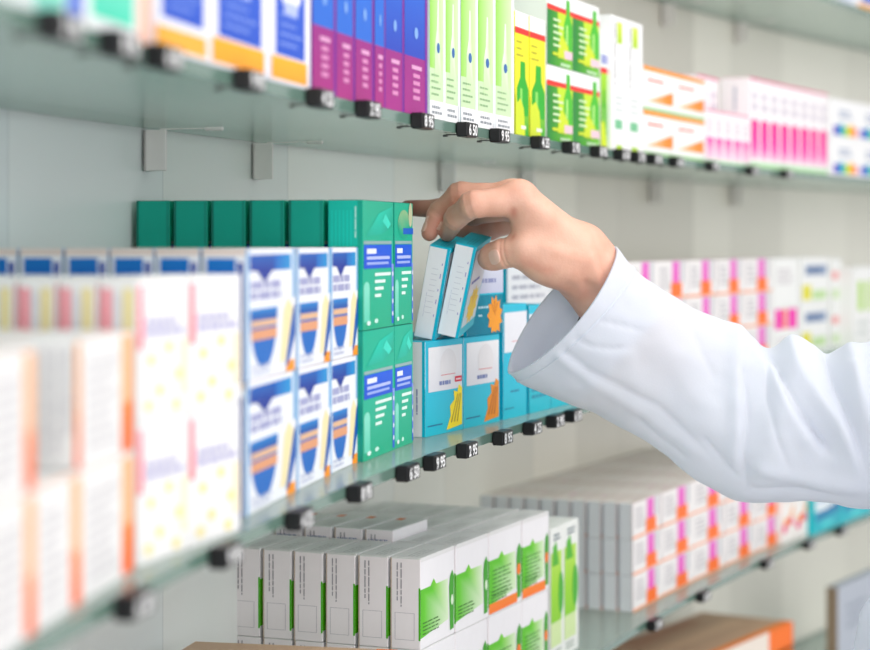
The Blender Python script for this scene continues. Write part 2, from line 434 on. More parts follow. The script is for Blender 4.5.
def k_stripe(w, d, h):
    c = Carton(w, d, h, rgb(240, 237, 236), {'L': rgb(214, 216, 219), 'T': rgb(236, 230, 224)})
    c.lines('F', .1, .25, .46, .85, 4, rgb(190, 188, 192), seed=21, fill=.45)
    c.rect('F', .5, .4, .74, .98, rgb(238, 130, 200), 1, rgb(230, 140, 208)); c.rect('F', .46, .05, .82, .42, rgb(255, 116, 36), 2, rgb(252, 124, 60))
    c.rect('F', .78, .42, .9, .98, rgb(205, 205, 209), 1); c.rect('F', 0, .0, 1, .07, rgb(252, 190, 160), 1)
    c.rect('L', .9, 0, 1, 1, rgb(206, 196, 198), 1); c.rect('L', 0, 0, .1, 1, rgb(186, 190, 196), 1)
    c.rect('T', .0, .0, 1, .06, rgb(235, 200, 190)); c.lines('T', .2, .2, .8, .8, 3, rgb(214, 204, 198), seed=6)
    return c.done('stripe_carton')
def k_lime(w, d, h, variant):
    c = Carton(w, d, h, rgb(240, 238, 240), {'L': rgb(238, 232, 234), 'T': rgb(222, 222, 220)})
    gA, gB, dk = rgb(88, 190, 28), rgb(224, 238, 210), rgb(64, 160, 40)
    pts = [(.0, .12), (.82, .2), (.8, .66), (.45, .66), (.38, .73), (.28, .66), (.0, .66)]
    cols = [gA, gB, gB, rgb(150, 212, 110), rgb(120, 200, 60), gA, gA]
    c.pr('F', pts, cols, 1)
    c.pr('F', [(.86, .06), (.97, .07), (.98, .66), (.93, .74), (.86, .68), (.83, .56)], dk, 2)
    c.oval('F', .92, .4, .035, .06, rgb(226, 242, 216), 3)
    c.lines('F', .06, .14, .6, .3, 4, rgb(50, 110, 30), 2, seed=5, fill=.35)
    if variant == 'accent':
        c.rect('F', 0, .02, .86, .14, rgb(252, 124, 50), 2, rgb(250, 150, 90)); c.lines('F', .1, .2, .7, .55, 7, rgb(60, 130, 40), 3, seed=6, fill=.3)
        c.oval('F', .9, .42, .06, .07, rgb(250, 130, 60), 4)
    c.lines('L', .16, .45, .42, .95, 2, rgb(150, 145, 152), vertical=True, seed=9, fill=.3)
    c.frame('L', .14, .1, .8, .4, .018, .005, rgb(186, 182, 188))
    c.rect('L', .94, .1, 1, .68, rgb(80, 176, 40)); c.rect('L', 0, 0, .04, 1, rgb(196, 180, 168))
    if variant == 'barcode':
        for k in range(9): c.rect('L', .12 + .08 * k, .72, .15 + .08 * k + .02 * (k % 2), .9, rgb(100, 120, 165), 2)
    c.lines('T', .1, .15, .7, .6, 3, rgb(190, 190, 190), seed=12, fill=.3); c.rect('T', .02, .02, .98, .1, rgb(240, 240, 240))
    if variant in ('accent', 'barcode'): c.rect('T', .8, .7, .95, .95, rgb(240, 150, 110))
    return c.done('lime_carton')
def k_tall_lime(w, d, h, seed):
    c = Carton(w, d, h, rgb(238, 240, 236))
    c.rect('F', 0, .3, .82, .82, rgb(140, 206, 60), 1, rgb(190, 226, 120)); c.oval('F', .75, .5, .2, .16, rgb(80, 175, 60), 2)
    c.pr('F', [(.1, .72), (.6, .72), (.4, .9), (.15, .86)], rgb(96, 180, 70), 2); c.lines('F', .2, .9, .8, .96, 2, rgb(90, 110, 120), 2, seed=seed)
    c.rect('F', 0, .12, .8, .3, rgb(214, 232, 180), 1); c.lines('F', .1, .04, .8, .1, 2, rgb(170, 180, 170), 2, seed=seed + 1)
    c.lines('L', .2, .1, .8, .9, 3, rgb(190, 196, 190), vertical=True, seed=seed)
    return c.done('tall_lime_carton')
def k_blue(w, d, h, variant):
    c = Carton(w, d, h, rgb(238, 238, 246), {'D': rgb(226, 226, 234)})
    bl = rgb(62, 94, 196)
    c.rect('F', .1, .16, .84, 1, bl, 1, rgb(80, 112, 210))
    if variant == 'disc': c.oval('F', .47, .64, .3, .24, rgb(240, 240, 246), 2); c.oval('F', .47, .7, .1, .08, rgb(120, 140, 210), 3)
    c.lines('F', .2, .2, .76, .42, 4, rgb(140, 160, 225), 2, seed=3, fill=.35); c.rect('F', .3, .4, .64, .47, rgb(190, 200, 240), 3)
    if variant != 'plain': c.rect('F', .0, .02, .9, .15, rgb(252, 160, 40), 1, rgb(252, 184, 90))
    else: c.rect('F', .0, .02, .9, .12, rgb(252, 190, 120), 1)
    c.rect('L', .3, .1, .8, .9, rgb(222, 226, 242), 1)
    return c.done('blue_carton')
def k_teal(w, d, h, variant):
    c = Carton(w, d, h, rgb(236, 240, 240))
    if variant == 'mint':
        c.rect('F', .1, .05, .72, .5, rgb(110, 214, 186), 1, rgb(170, 226, 210)); c.rect('F', .78, 0, 1, 1, rgb(246, 206, 190), 1)
    else: c.rect('F', .0, .0, .6, .6, rgb(150, 216, 200), 1); c.rect('F', .65, 0, 1, 1, rgb(120, 140, 210), 1)
    c.lines('F', .15, .6, .7, .9, 3, rgb(200, 220, 214), seed=4)
    return c.done('mint_carton')
def k_purple(w, d, h, variant):
    c = Carton(w, d, h, rgb(120, 60, 150), {'L': rgb(110, 60, 160)})
    bl, mg = rgb(58, 110, 205), rgb(164, 46, 124)
    if variant == 'dark': bl, mg = rgb(66, 84, 180), rgb(160, 30, 128)
    c.rect('F', 0, 0, 1, .35, mg, 1, rgb(150, 50, 130)); c.rect('F', .0, .35, 1, 1, bl, 1, rgb(70, 120, 215))
    c.rect('F', .9, 0, 1, 1, rgb(126, 60, 150), 2)
    for k in range(4): c.rect('F', .36, .09 + .045 * k, .66, .115 + .045 * k, rgb(214, 150, 190), 3)
    c.rect('F', .3, .275, .74, .3, rgb(222, 170, 205), 3)
    c.oval('F', .5, .5, .08, .035, rgb(150, 180, 230), 3); c.lines('F', .3, .72, .72, .98, 2, rgb(150, 180, 232), 3, vertical=True, seed=2)
    return c.done('purple_carton')
def k_syringe(w, d, h):
    c = Carton(w, d, h, rgb(232, 242, 232), {'L': rgb(226, 238, 240), 'D': rgb(200, 220, 190)})
    g1, g2 = rgb(160, 212, 112), rgb(214, 236, 190)
    c.rect('F', .0, .28, .86, 1, g1, 1, g2, True); c.rect('F', 0, .1, .86, .28, rgb(206, 228, 190), 1)
    sh = [(.3, .2), (.32, .42), (.44, .5), (.49, .68), (.55, .68), (.6, .5), (.72, .42), (.74, .2)]
    c.pr('F', sh, [rgb(206, 230, 186), rgb(214, 238, 196), rgb(236, 246, 228), rgb(240, 248, 236), rgb(240, 248, 236), rgb(214, 238, 190), rgb(190, 224, 156), rgb(206, 230, 188)], 2); c.rect('F', .86, 0, 1, 1, rgb(238, 242, 244), 2)
    c.oval('F', .53, .4, .1, .03, rgb(80, 115, 170), 3)
    c.lines('F', .1, .12, .7, .26, 4, rgb(150, 180, 140), 3, seed=3, fill=.3)
    c.rect('F', .0, .0, .9, .1, rgb(242, 242, 244), 2); c.lines('F', .12, .02, .8, .08, 2, rgb(140, 146, 150), 3, seed=4)
    return c.done('syringe_carton')
def bottle(c, u, v0, v1, r, col, hi, lay):
    hgt = v1 - v0
    c.pr('F', [(u - r, v0), (u + r, v0), (u + r, v0 + hgt * .5), (u + r * .45, v0 + hgt * .7), (u + r * .4, v1), (u - r * .4, v1), (u - r * .45, v0 + hgt * .7), (u - r, v0 + hgt * .5)], col, lay)
    c.rect('F', u - r * .5, v0 + hgt * .1, u - r * .1, v0 + hgt * .5, hi, lay + 1)
def k_lemon(w, d, h):
    c = Carton(w, d, h, rgb(244, 244, 242), {'L': rgb(226, 226, 60)})
    c.rect('F', 0, .16, 1, .82, rgb(228, 226, 34), 1, rgb(246, 236, 40)); c.rect('F', 0, 0, 1, .16, rgb(60, 160, 60), 1, rgb(120, 190, 50))
    c.rect('F', 0, .82, 1, .87, rgb(224, 54, 48), 2)
    bottle(c, .55, .16, .6, .42, rgb(70, 170, 70), rgb(150, 214, 120), 2)
    c.pr('F', [(0, .0), (.7, .0), (.6, .22), (.35, .3), (.15, .26), (0, .34)], rgb(206, 222, 40), 4)
    c.rect('F', .4, .05, .75, .08, rgb(235, 240, 220), 5); c.lines('F', .1, .62, .6, .78, 3, rgb(170, 165, 30), 2, seed=3, fill=.3)
    return c.done('lemon_carton')
def k_leaf(w, d, h):
    c = Carton(w, d, h, rgb(244, 244, 243), {'L': rgb(232, 238, 228)})
    c.rect('F', 0, 0, 1, .73, rgb(16, 120, 52), 1, rgb(120, 196, 60), True); c.rect('F', 0, .73, 1, .8, rgb(232, 60, 52), 2)
    c.pr('F', [(.4, .73), (1, .73), (1, .2), (.7, .1), (.45, .45)], rgb(196, 226, 80), 2)
    bottle(c, .82, .25, .93, .17, rgb(96, 186, 80), rgb(190, 232, 150), 3)
    c.pr('F', [(.4, .12), (.8, .12), (.82, .3), (.62, .42), (.45, .36)], rgb(206, 224, 40), 4)
    for k, uu in enumerate((.5, .62, .56, .48, .5)): c.rect('F', .22, .6 - .085 * k, uu, .628 - .085 * k, rgb(220, 240, 200), 5)
    c.rect('F', .2, .14, .6, .18, rgb(206, 220, 60), 5); c.rect('F', .66, .13, .98, .24, rgb(238, 206, 214), 5); c.rect('F', .5, .02, .9, .06, rgb(190, 220, 180), 5)
    return c.done('leaf_carton')
def k_slim_green(w, d, h):
    c = Carton(w, d, h, rgb(236, 240, 236))
    c.rect('F', 0, 0, 1, .64, rgb(60, 160, 50), 1, rgb(170, 214, 90)); c.rect('F', 0, .64, 1, .69, rgb(230, 70, 70), 2); c.rect('F', .1, .72, .9, .8, rgb(160, 165, 205), 2)
    bottle(c, .5, .2, .5, .3, rgb(80, 170, 60), rgb(190, 232, 150), 2); c.pr('F', [(0, .02), (.9, .02), (.5, .24), (0, .22)], rgb(206, 224, 50), 4)
    return c.done('slim_green_carton')
def k_tall_white(w, d, h):
    c = Carton(w, d, h, rgb(243, 243, 242))
    c.rect('F', .35, .8, .7, .96, rgb(176, 210, 70), 1, rgb(216, 226, 120)); c.lines('F', .12, .42, .28, .95, 1, rgb(160, 160, 160), vertical=True, seed=5)
    c.rect('F', .2, .16, .7, .23, rgb(130, 190, 150), 1); c.lines('F', .2, .28, .8, .42, 3, rgb(214, 220, 218), seed=6); c.rect('F', .3, .0, .7, .04, rgb(180, 215, 80), 1)
    return c.done('tall_white_carton')
def k_wedge(w, d, h):
    c = Carton(w, d, h, rgb(246, 244, 242))
    c.rect('F', 0, .9, 1, 1, rgb(250, 170, 110), 1)
    c.pr('F', [(.08, .2), (.98, .2), (.98, .52)], [rgb(252, 222, 190), rgb(250, 140, 50), rgb(246, 130, 40)], 1)
    c.lines('F', .15, .62, .75, .78, 1, rgb(240, 150, 140), seed=5, fill=.4); c.rect('F', 0, 0, 1, .08, rgb(170, 206, 160), 1)
    return c.done('wedge_carton')
def k_pink_tall(w, d, h):
    c = Carton(w, d, h, rgb(246, 242, 243), {'T': rgb(222, 150, 170)})
    c.rect('F', .08, .2, .92, .5, rgb(248, 130, 190), 1, rgb(242, 58, 150)); c.rect('F', .08, .1, .92, .2, rgb(250, 200, 222), 1, rgb(248, 140, 196))
    c.oval('F', .5, .5, .42, .04, rgb(242, 58, 150), 2, 0, 180)
    c.rect('F', 0, .975, 1, 1, rgb(228, 130, 160), 1); c.lines('F', .2, .62, .85, .86, 2, rgb(216, 210, 220), seed=5, fill=.6); c.rect('F', 0, 0, 1, .06, rgb(186, 222, 180), 1)
    c.lines('L', .4, .5, .6, .9, 1, rgb(190, 195, 205), vertical=True)
    return c.done('pink_carton')
def k_pink_small(w, d, h):
    c = Carton(w, d, h, rgb(246, 242, 243), {'T': rgb(238, 190, 205)})
    c.rect('F', .1, .08, .95, .48, rgb(252, 220, 234), 1, rgb(246, 110, 180)); c.rect('F', 0, .96, 1, 1, rgb(240, 170, 190), 1)
    c.lines('F', .2, .55, .85, .85, 3, rgb(218, 206, 216), seed=5); c.rect('F', 0, 0, 1, .06, rgb(190, 224, 190), 1)
    return c.done('small_pink_carton')
def k_rainbow(w, d, h):
    c = Carton(w, d, h, rgb(245, 245, 245))
    for k, q in enumerate(((120, 90, 190), (90, 130, 200), (70, 180, 200), (120, 200, 110), (230, 220, 70), (250, 180, 50), (250, 130, 130))):
        c.rect('F', .1 + .125 * k, .06, .1 + .125 * (k + 1), .3 + .04 * (k % 3), rgb(*q), 1)
    c.lines('F', .3, .5, .8, .75, 2, rgb(170, 180, 200), seed=5, fill=.6)
    return c.done('rainbow_carton')
def k_wave(w, d, h):
    c = Carton(w, d, h, rgb(244, 240, 236))
    c.pr('F', [(.05, .25), (.3, .42), (.55, .38), (.95, .62), (.95, .5), (.6, .26), (.3, .32)], rgb(250, 170, 90), 1)
    c.oval('F', .25, .24, .18, .08, rgb(240, 110, 150), 2); c.oval('F', .7, .34, .2, .07, rgb(240, 120, 140), 2); c.lines('F', .2, .66, .9, .9, 3, rgb(226, 216, 210), seed=4)
    return c.done('wave_carton')
def k_aqua(w, d, h):
    c = Carton(w, d, h, rgb(236, 243, 246), {'L': rgb(60, 190, 200)})
    c.rect('F', 0, 0, 1, .5, rgb(30, 190, 200), 1, rgb(20, 160, 190)); c.pr('F', [(0, .4), (1, .62), (1, .4), (0, .26)], rgb(0, 120, 170), 2)
    c.lines('F', .15, .66, .8, .86, 2, rgb(160, 190, 225), seed=4); c.rect('F', 0, 0, .08, 1, rgb(50, 196, 206), 3); c.rect('F', .3, .12, .7, .2, rgb(130, 226, 226), 3)
    return c.done('aqua_carton')
def k_logo(w, d, h, variant):
    c = Carton(w, d, h, rgb(240, 241, 239))
    if variant == 'pinkbase':
        c.lines('F', .15, .1, .85, .4, 3, rgb(214, 206, 212), seed=4); c.rect('F', .05, .55, .36, .96, rgb(242, 90, 180), 1); c.rect('F', .38, .55, .52, .96, rgb(250, 130, 90), 1); c.rect('F', .57, .55, .95, .96, rgb(244, 110, 186), 1)
    elif variant == 'text':
        c.lines('F', .15, .45, .85, .8, 4, rgb(206, 200, 204), seed=14)
    elif variant == 'logo':
        c.rect('F', .15, .62, .92, .84, rgb(150, 165, 190), 1); c.lines('F', .2, .66, .88, .8, 1, rgb(96, 116, 150), 2, seed=3, fill=.7)
        c.rect('F', .05, .1, .35, .42, rgb(226, 220, 90), 1); c.rect('F', .4, .1, .9, .3, rgb(196, 222, 170), 1)
    elif variant == 'red':
        c.oval('F', .4, .62, .3, .1, rgb(240, 170, 170), 1); c.rect('F', .1, .1, .8, .3, rgb(210, 228, 190), 1)
    else:
        c.rect('F', .2, .45, .42, .82, rgb(176, 214, 100), 1); c.rect('F', .6, .45, .8, .82, rgb(186, 218, 120), 1); c.lines('F', .15, .12, .85, .35, 2, rgb(210, 215, 212), seed=3)
    return c.done('logo_carton')
def k_flat_orange(w, d, h):
    c = Carton(w, d, h, rgb(240, 230, 220), {'T': rgb(206, 176, 152)})
    c.rect('F', 0, .0, 1, .3, rgb(252, 130, 60), 1); c.rect('F', .75, .2, 1, 1, rgb(252, 130, 70), 1); c.rect('T', 0, 0, 1, .1, rgb(248, 150, 90)); c.rect('T', .0, .4, .9, .6, rgb(226, 196, 170)); c.rect('T', .2, .75, .8, .95, rgb(190, 150, 128))
    c.rect('L', 0, 0, 1, .3, rgb(220, 160, 130), 1)
    return c.done('orange_topped_carton')
def k_grey(w, d, h):
    c = Carton(w, d, h, rgb(190, 196, 206)); c.lines('F', .2, .5, .8, .8, 3, rgb(160, 168, 180), seed=3); c.rect('L', 0, 0, 1, 1, rgb(150, 134, 116), 1)  # brown near end is shadow put into the ink
    return c.done('grey_carton')

# ---------------------------------------------------------------- stocking the shelves
ORD = ['first', 'second', 'third', 'fourth', 'fifth', 'sixth', 'seventh', 'eighth', 'ninth', 'tenth', 'eleventh', 'twelfth', 'thirteenth']
class Column:
    """one facing on a shelf: where its front left foot stands, how it is turned, how wide it is"""
    def __init__(self, x0, x1, b0, b1, gap=0.002):
        ya, yb = at_px(x0, b0), at_px(x1, b1)
        self.a, e = on_edge(ya, b0), on_edge(yb, b1)
        d = e - self.a; self.w = d.length - gap; self.rot = math.atan2(d.y, d.x)
def columns(xs, b0, b1):
    n = len(xs) - 1
    return [Column(xs[k], xs[k + 1], b0 + (b1 - b0) * (xs[k] - xs[0]) / (xs[-1] - xs[0]), b0 + (b1 - b0) * (xs[k + 1] - xs[0]) / (xs[-1] - xs[0])) for k in range(n)]
def stand(me, name, col, z, row_off=0.0, lab=None, group=None, jitter=0.004, du=0.0, cat='medicine carton'):
    o = bpy.data.objects.new(name, me); C.objects.link(o)
    r = col.rot
    o.location = (col.a.x - math.sin(r) * row_off + math.cos(r) * du, col.a.y + math.cos(r) * row_off + math.sin(r) * du, z)
    o.rotation_euler = (0, 0, r + random.uniform(-jitter, jitter))
    return props(o, lab, cat, group)
def shelf_z(s): return Z[s] + GT + 0.0003
LAYN = {1: [''], 2: ['bottom layer', 'top layer'], 3: ['bottom layer', 'middle layer', 'top layer']}
def where(desc, ncol, k, nlay, l, nrow, r):
    s = desc
    if ncol > 1: s += f', {ORD[k]} column from left' if k else ', leftmost column'
    if nlay > 1: s += f', {LAYN[nlay][l]}'
    if nrow > 1: s += ', front row' if r == 0 else f', {ORD[r]} row back'
    return s
def stock(shelf, name, desc, group, xs, b, h, d, make, layers=1, rows=None, gapd=0.002, zoff=0.0, skip=(), jitter=0.004, flap=None):
    """rows(k, l) -> how many cartons deep column k is in layer l; make(w, k, l, r) -> mesh"""
    cols = columns(xs, *b); n = len(cols)
    if rows is None: rows = lambda k, l: 1
    mx = max(rows(k, l) for k in range(n) for l in range(layers))
    for k, c in enumerate(cols):
        for l in range(layers):
            for r in range(rows(k, l)):
                if (k, l, r) in skip: continue
                me = make(c.w, k, l, r)
                o = stand(me, name, c, shelf_z(shelf) + zoff + l * (h + 0.0004), r * (d + gapd) + random.uniform(0, .0008), where(desc, n, k, layers, l, mx, r), group, jitter)
                if flap and l == layers - 1: top_flap(o, c.w, d - .0017, h, flap)
    return cols
cache = {}
def memo(fn, w, *a):
    key = (fn.__name__, round(w, 3)) + a
    if key not in cache: cache[key] = fn(w, *a)
    return cache[key]

# middle shelf, near to far
stock('middle', 'medicine_carton', 'blurred white carton, orange stripe at right', 'white cartons with orange stripes', [-10, 36, 82, 135], (.0, .016), .073, .05,
      lambda w, k, l, r: memo(k_orange, w, .05, .073, k), 2, lambda k, l: 2, skip={(1, 1, 0), (1, 1, 1)})
stock('middle', 'medicine_carton', 'white carton dotted yellow, pink strip', 'white cartons with yellow dots', [139, 190, 242], (.018, .003), .0885, .026,
      lambda w, k, l, r: memo(k_yellow, w, .026, .0885), 2, lambda k, l: 8 if k == 0 else 2)
stock('middle', 'plaster_carton', 'white plaster carton with blue oval', 'white and blue plaster cartons', [247, 297, 331, 359], (.019, .042), .097, .033,
      lambda w, k, l, r: memo(k_plaster, w, .033, .097), 2, lambda k, l: 6 if k == 0 else 2)
stock('middle', 'medicine_carton', 'green carton with blue band', 'green cartons with blue bands', [363, 394.5, 413], (.038, .047), .1185, .0336,
      lambda w, k, l, r: memo(k_green, w, .0326, .1185, 'front' if (k, r) == (0, 0) and l == 1 else 'plain' if l == 0 or k == 0 else 'glare'), 2, lambda k, l: 6 if k == 0 else 1, gapd=.0035, jitter=.008)
# cyan cartons
BC = columns([425, 463.5, 500], .05, .03)
hc = .0975
stand(k_cyan(BC[0].w, .024, hc, 'yellow'), 'cyan_carton', BC[0], shelf_z('middle'), 0, 'cyan carton with yellow plume, under the held boxes', 'cyan cartons', .002)
stand(k_cyan(BC[1].w, .024, hc, 'orange'), 'cyan_carton', BC[1], shelf_z('middle'), 0, 'cyan carton with orange plume, beside the yellow-plume one', 'cyan cartons', .002)
for k in (0, 1):
    for r in (1, 2, 3):
        stand(memo(k_cyan, round(BC[k].w, 3) - .001, .024, hc, 'plain'), 'cyan_carton', BC[k], shelf_z('middle'), r * .0255, f'cyan carton standing {ORD[r]} behind the ' + ('yellow-plume' if k == 0 else 'orange-plume') + ' carton', 'cyan cartons', .004)
FL = columns([467, 503.5], .037, .028)[0]
stand(k_cyan(FL.w, .03, hc, 'flower'), 'cyan_carton', FL, shelf_z('middle') + hc + .0006, 0, 'cyan carton with orange flower, behind the held boxes', 'cyan cartons', .001)
TC = columns([503, 527], .03, .026)[0]
stand(k_cyan(TC.w, .045, .1285, 'tall'), 'cyan_carton', TC, shelf_z('middle'), 0, 'tall cyan carton with white upper panel, beside the cuff', 'cyan cartons', .001)
AQ = columns([529, 551, 572, 594], .026, .018)
for k, c in enumerate(AQ):
    stand(k_cyan(c.w, .04, .125 - .02 * k, 'aqua'), 'aqua_carton', c, shelf_z('middle'), 0, ['aqua carton just right of the tall cyan carton', 'aqua carton peeking out below the cuff edge', 'shortest aqua carton, below the sleeve'][k], 'aqua cartons under the cuff', .002)
LF = columns([507, 552], .105, .105)[0]
for l in range(2):
    stand(k_cyan(LF.w, .05, .0885, 'leaflet'), 'medicine_carton', LF, shelf_z('middle') + l * .089, 0, 'white cyan-topped carton behind the cuff, ' + ('upper' if l else 'lower') + ' of two', 'white cartons behind the cuff', .002)

# pink-and-orange cartons behind the sleeve
stock('middle', 'medicine_carton', 'pink-orange banded carton behind sleeve', 'pink and orange banded cartons behind the sleeve', [626, 657, 688, 717, 744, 773], (.05, .05), .0565, .05,
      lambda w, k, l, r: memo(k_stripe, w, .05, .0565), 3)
stock('middle', 'medicine_carton', 'white pink-based carton behind elbow', 'white cartons behind the elbow', [774, 799], (.05, .05), .0845, .05,
      lambda w, k, l, r: k_logo(w, .05, .0845, 'pinkbase' if l == 0 else 'text'), 2)
stock('middle', 'medicine_carton', 'white carton with grey-blue logo block', 'white logo cartons', [801, 829], (.05, .05), .0845, .05,
      lambda w, k, l, r: k_logo(w, .05, .0845, 'logo'), 2)
stock('middle', 'medicine_carton', 'white carton with faint red spot', 'white red-spot cartons', [831, 842], (.06, .06), .083, .05,
      lambda w, k, l, r: k_logo(w, .05, .083, 'red'), 2)
stock('middle', 'medicine_carton', 'white carton with two lime bars', 'white cartons with lime bars', [854, 876, 898], (.03, .03), .15, .04,
      lambda w, k, l, r: k_logo(w, .04, .15, 'lime'), 1)

# upper shelf
stock('upper', 'medicine_carton', 'blurred mint and white carton', 'mint cartons at the upper left', [35, 84, 152], (.0, .0), .15, .06,
      lambda w, k, l, r: k_teal(w, .06, .15, 'mint' if k else 'blue'))
stock('upper', 'medicine_carton', 'blue carton with orange foot', 'blue cartons with orange feet', [156, 213, 272, 312], (.0, .0), .13, .06,
      lambda w, k, l, r: k_blue(w, .06, .13, 'plain' if k == 0 else 'disc'))
stock('upper', 'medicine_carton', 'blue and magenta carton', 'blue and magenta cartons', [313, 337, 356, 375, 386, 405, 428.5], (.0, .0), .15, .05,
      lambda w, k, l, r: k_purple(w, .05, .15, 'dark' if k > 3 else 'light'))
stock('upper', 'medicine_carton', 'tall pale green carton with nozzle outline', 'tall pale green cartons', [430, 446, 461, 478, 496, 514.5], (.0, .0), .17, .05,
      lambda w, k, l, r: k_syringe(w, .05, .17))
stock('upper', 'medicine_carton', 'yellow carton with green bottle print', 'yellow cartons with green bottles', [515.5, 530, 546], (.0, .0), .135, .05,
      lambda w, k, l, r: k_lemon(w, .05, .135))
stock('upper', 'medicine_carton', 'green leaf carton with white top', 'green leaf cartons', [547, 573, 600], (.003, .003), .0875, .05,
      lambda w, k, l, r: k_leaf(w, .05, .0875), 2)
stock('upper', 'medicine_carton', 'slim green carton beside the leaf cartons', 'slim green carton', [601, 608.5], (.006, .006), .15, .05, lambda w, k, l, r: k_slim_green(w, .05, .15))
stock('upper', 'medicine_carton', 'tall white carton with lime patch', 'tall white cartons', [612, 627, 643], (.0, .0), .172, .05,
      lambda w, k, l, r: k_tall_white(w, .05, .172))
stock('upper', 'medicine_carton', 'white carton with orange wedge', 'white cartons with orange wedges', [643.5, 674, 705], (.0, .0), .0595, .05,
      lambda w, k, l, r: k_wedge(w, .05, .0595), 2)
stock('upper', 'medicine_carton', 'small white and pink carton', 'small pink cartons', [706, 715, 724, 733, 742, 750], (.0, .0), .079, .03,
      lambda w, k, l, r: k_pink_small(w, .03, .079))
stock('upper', 'medicine_carton', 'plain white carton behind the small pink ones', 'white cartons behind the pink ones', [698, 709, 719], (.038, .04), .137, .06,
      lambda w, k, l, r: k_tall_white(w, .06, .137) if False else k_pink_tall(w, .06, .137))
stock('upper', 'medicine_carton', 'tall white carton, pink middle', 'tall pink-banded cartons', [750.5, 760, 770, 780, 790, 800, 810, 819, 828], (.0, .0), .142, .05,
      lambda w, k, l, r: k_pink_tall(w, .05, .142))
stock('upper', 'medicine_carton', 'white carton with rainbow patches', 'white rainbow cartons', [831, 858, 885], (.0, .0), .068, .05,
      lambda w, k, l, r: k_rainbow(w, .05, .068), 2)
# top shelf
tc_ = columns([858, 900], .02, .02)[0]
stand(k_blue(tc_.w, .05, .12, 'plain'), 'medicine_carton', tc_, shelf_z('top'), 0, 'violet-blue carton in the extreme top right corner')

# lower shelf
LX = [421, 456, 489, 522.5, 549]
hl = .0925
stock('lower', 'medicine_carton', 'white carton with green panel', 'white cartons with green panels', LX, (.053, .028), hl, .0345,
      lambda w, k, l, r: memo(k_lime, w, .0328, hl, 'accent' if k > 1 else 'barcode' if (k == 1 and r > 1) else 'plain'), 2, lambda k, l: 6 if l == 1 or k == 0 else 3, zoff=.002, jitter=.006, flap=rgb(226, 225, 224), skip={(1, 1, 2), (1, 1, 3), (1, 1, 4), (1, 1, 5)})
c2 = columns(LX, .053, .028)
for r in (2, 3, 4, 5):
    stand(memo(k_lime, c2[1].w, .0328, hl + .012, 'barcode'), 'medicine_carton', c2[1], shelf_z('lower') + .002 + hl + .0004, r * .0365, f'barcoded white carton raised in the second column, {ORD[r]} row back', 'white cartons with green panels', .008)
# the cards they stand on
ct = Carton(.42, .2, .0016, rgb(200, 170, 148), {'F': rgb(214, 196, 186)})
bo = stand(ct.done('board'), 'display_board', c2[0], shelf_z('lower'), .0, 'thin brown card under the white and green cartons', None, 0, -.02, cat='card')
stock('lower', 'medicine_carton', 'tall lime and white carton', 'tall lime cartons', [551, 564.5, 579], (.03, .03), .163, .04,
      lambda w, k, l, r: k_tall_lime(w, .04, .163, k * 5 + 1))
stock('lower', 'medicine_carton', 'pink-orange banded carton', 'pink and orange banded cartons on the lower shelf', [633, 662, 693, 725, 755, 781], (.035, .03), .0495, .021,
      lambda w, k, l, r: memo(k_stripe, w, .0203, .0495), 3, lambda k, l: 10 if k == 0 or l == 2 else 2, jitter=.004)
stock('lower', 'medicine_carton', 'cream carton with orange wave', 'cream wave cartons', [782, 795, 808], (.02, .015), .1, .05, lambda w, k, l, r: k_wave(w, .05, .1))
stock('lower', 'medicine_carton', 'white and turquoise carton', 'turquoise cartons', [813, 841, 872], (.005, .005), .075, .05, lambda w, k, l, r: k_aqua(w, .05, .075))
# a low brown carton nearer on the lower shelf
nb = columns([322, 398], .012, .03)[0]
stand(k_flat_orange(nb.w, .2, .126), 'flat_carton', nb, shelf_z('lower'), 0, 'brown-topped carton cut off by the bottom edge, before the green-panel cartons')

# bottom shelf
stock('bottom', 'flat_carton', 'flat orange-edged carton', 'flat orange-edged cartons', [690, 790], (.06, .03), .057, .17, lambda w, k, l, r: memo(k_flat_orange, w, .17, .057), 3, jitter=.02)
stock('bottom', 'flat_carton', 'flat brownish carton further left', 'flat brownish cartons', [600, 688], (.07, .06), .056, .15, lambda w, k, l, r: memo(k_flat_orange, w, .15, .056), 3, jitter=.02)
stock('bottom', 'medicine_carton', 'upright grey carton at the lower right', 'grey carton', [838, 880], (.05, .05), .178, .022, lambda w, k, l, r: k_grey(w, .022, .178))

# ---------------------------------------------------------------- the two boxes being pulled out
def held(name, x, y, Y, w, roll, pitch, yaw, lab):
    me = k_cyan(w, .0222, .0965, 'held')
    o = link(name, me); p = P(x, y, Y)
    yx = tang(2.05); base = math.atan2(yx.y, yx.x)
    o.rotation_mode = 'QUATERNION'
    q = Matrix.Rotation(base + yaw, 3, 'Z') @ Matrix.Rotation(pitch, 3, 'Y') @ Matrix.Rotation(roll, 3, 'X')
    o.rotation_quaternion = q.to_quaternion(); o.location = p
    top_flap(o, w, .0222, .0965, rgb(30, 200, 226)); props(o, lab, 'medicine carton', 'cartons being pulled out'); return o
hb = held('held_carton', 458, 338.5, 2.06, .085, math.radians(13), math.radians(-7.5), math.radians(6), 'white-ended cyan carton tilted under the thumb')
ha = held('held_carton', 434.5, 340.5, 2.06, .085, math.radians(11.5), math.radians(-7.5), math.radians(6), 'white-ended cyan carton tilted under the index fingertip')

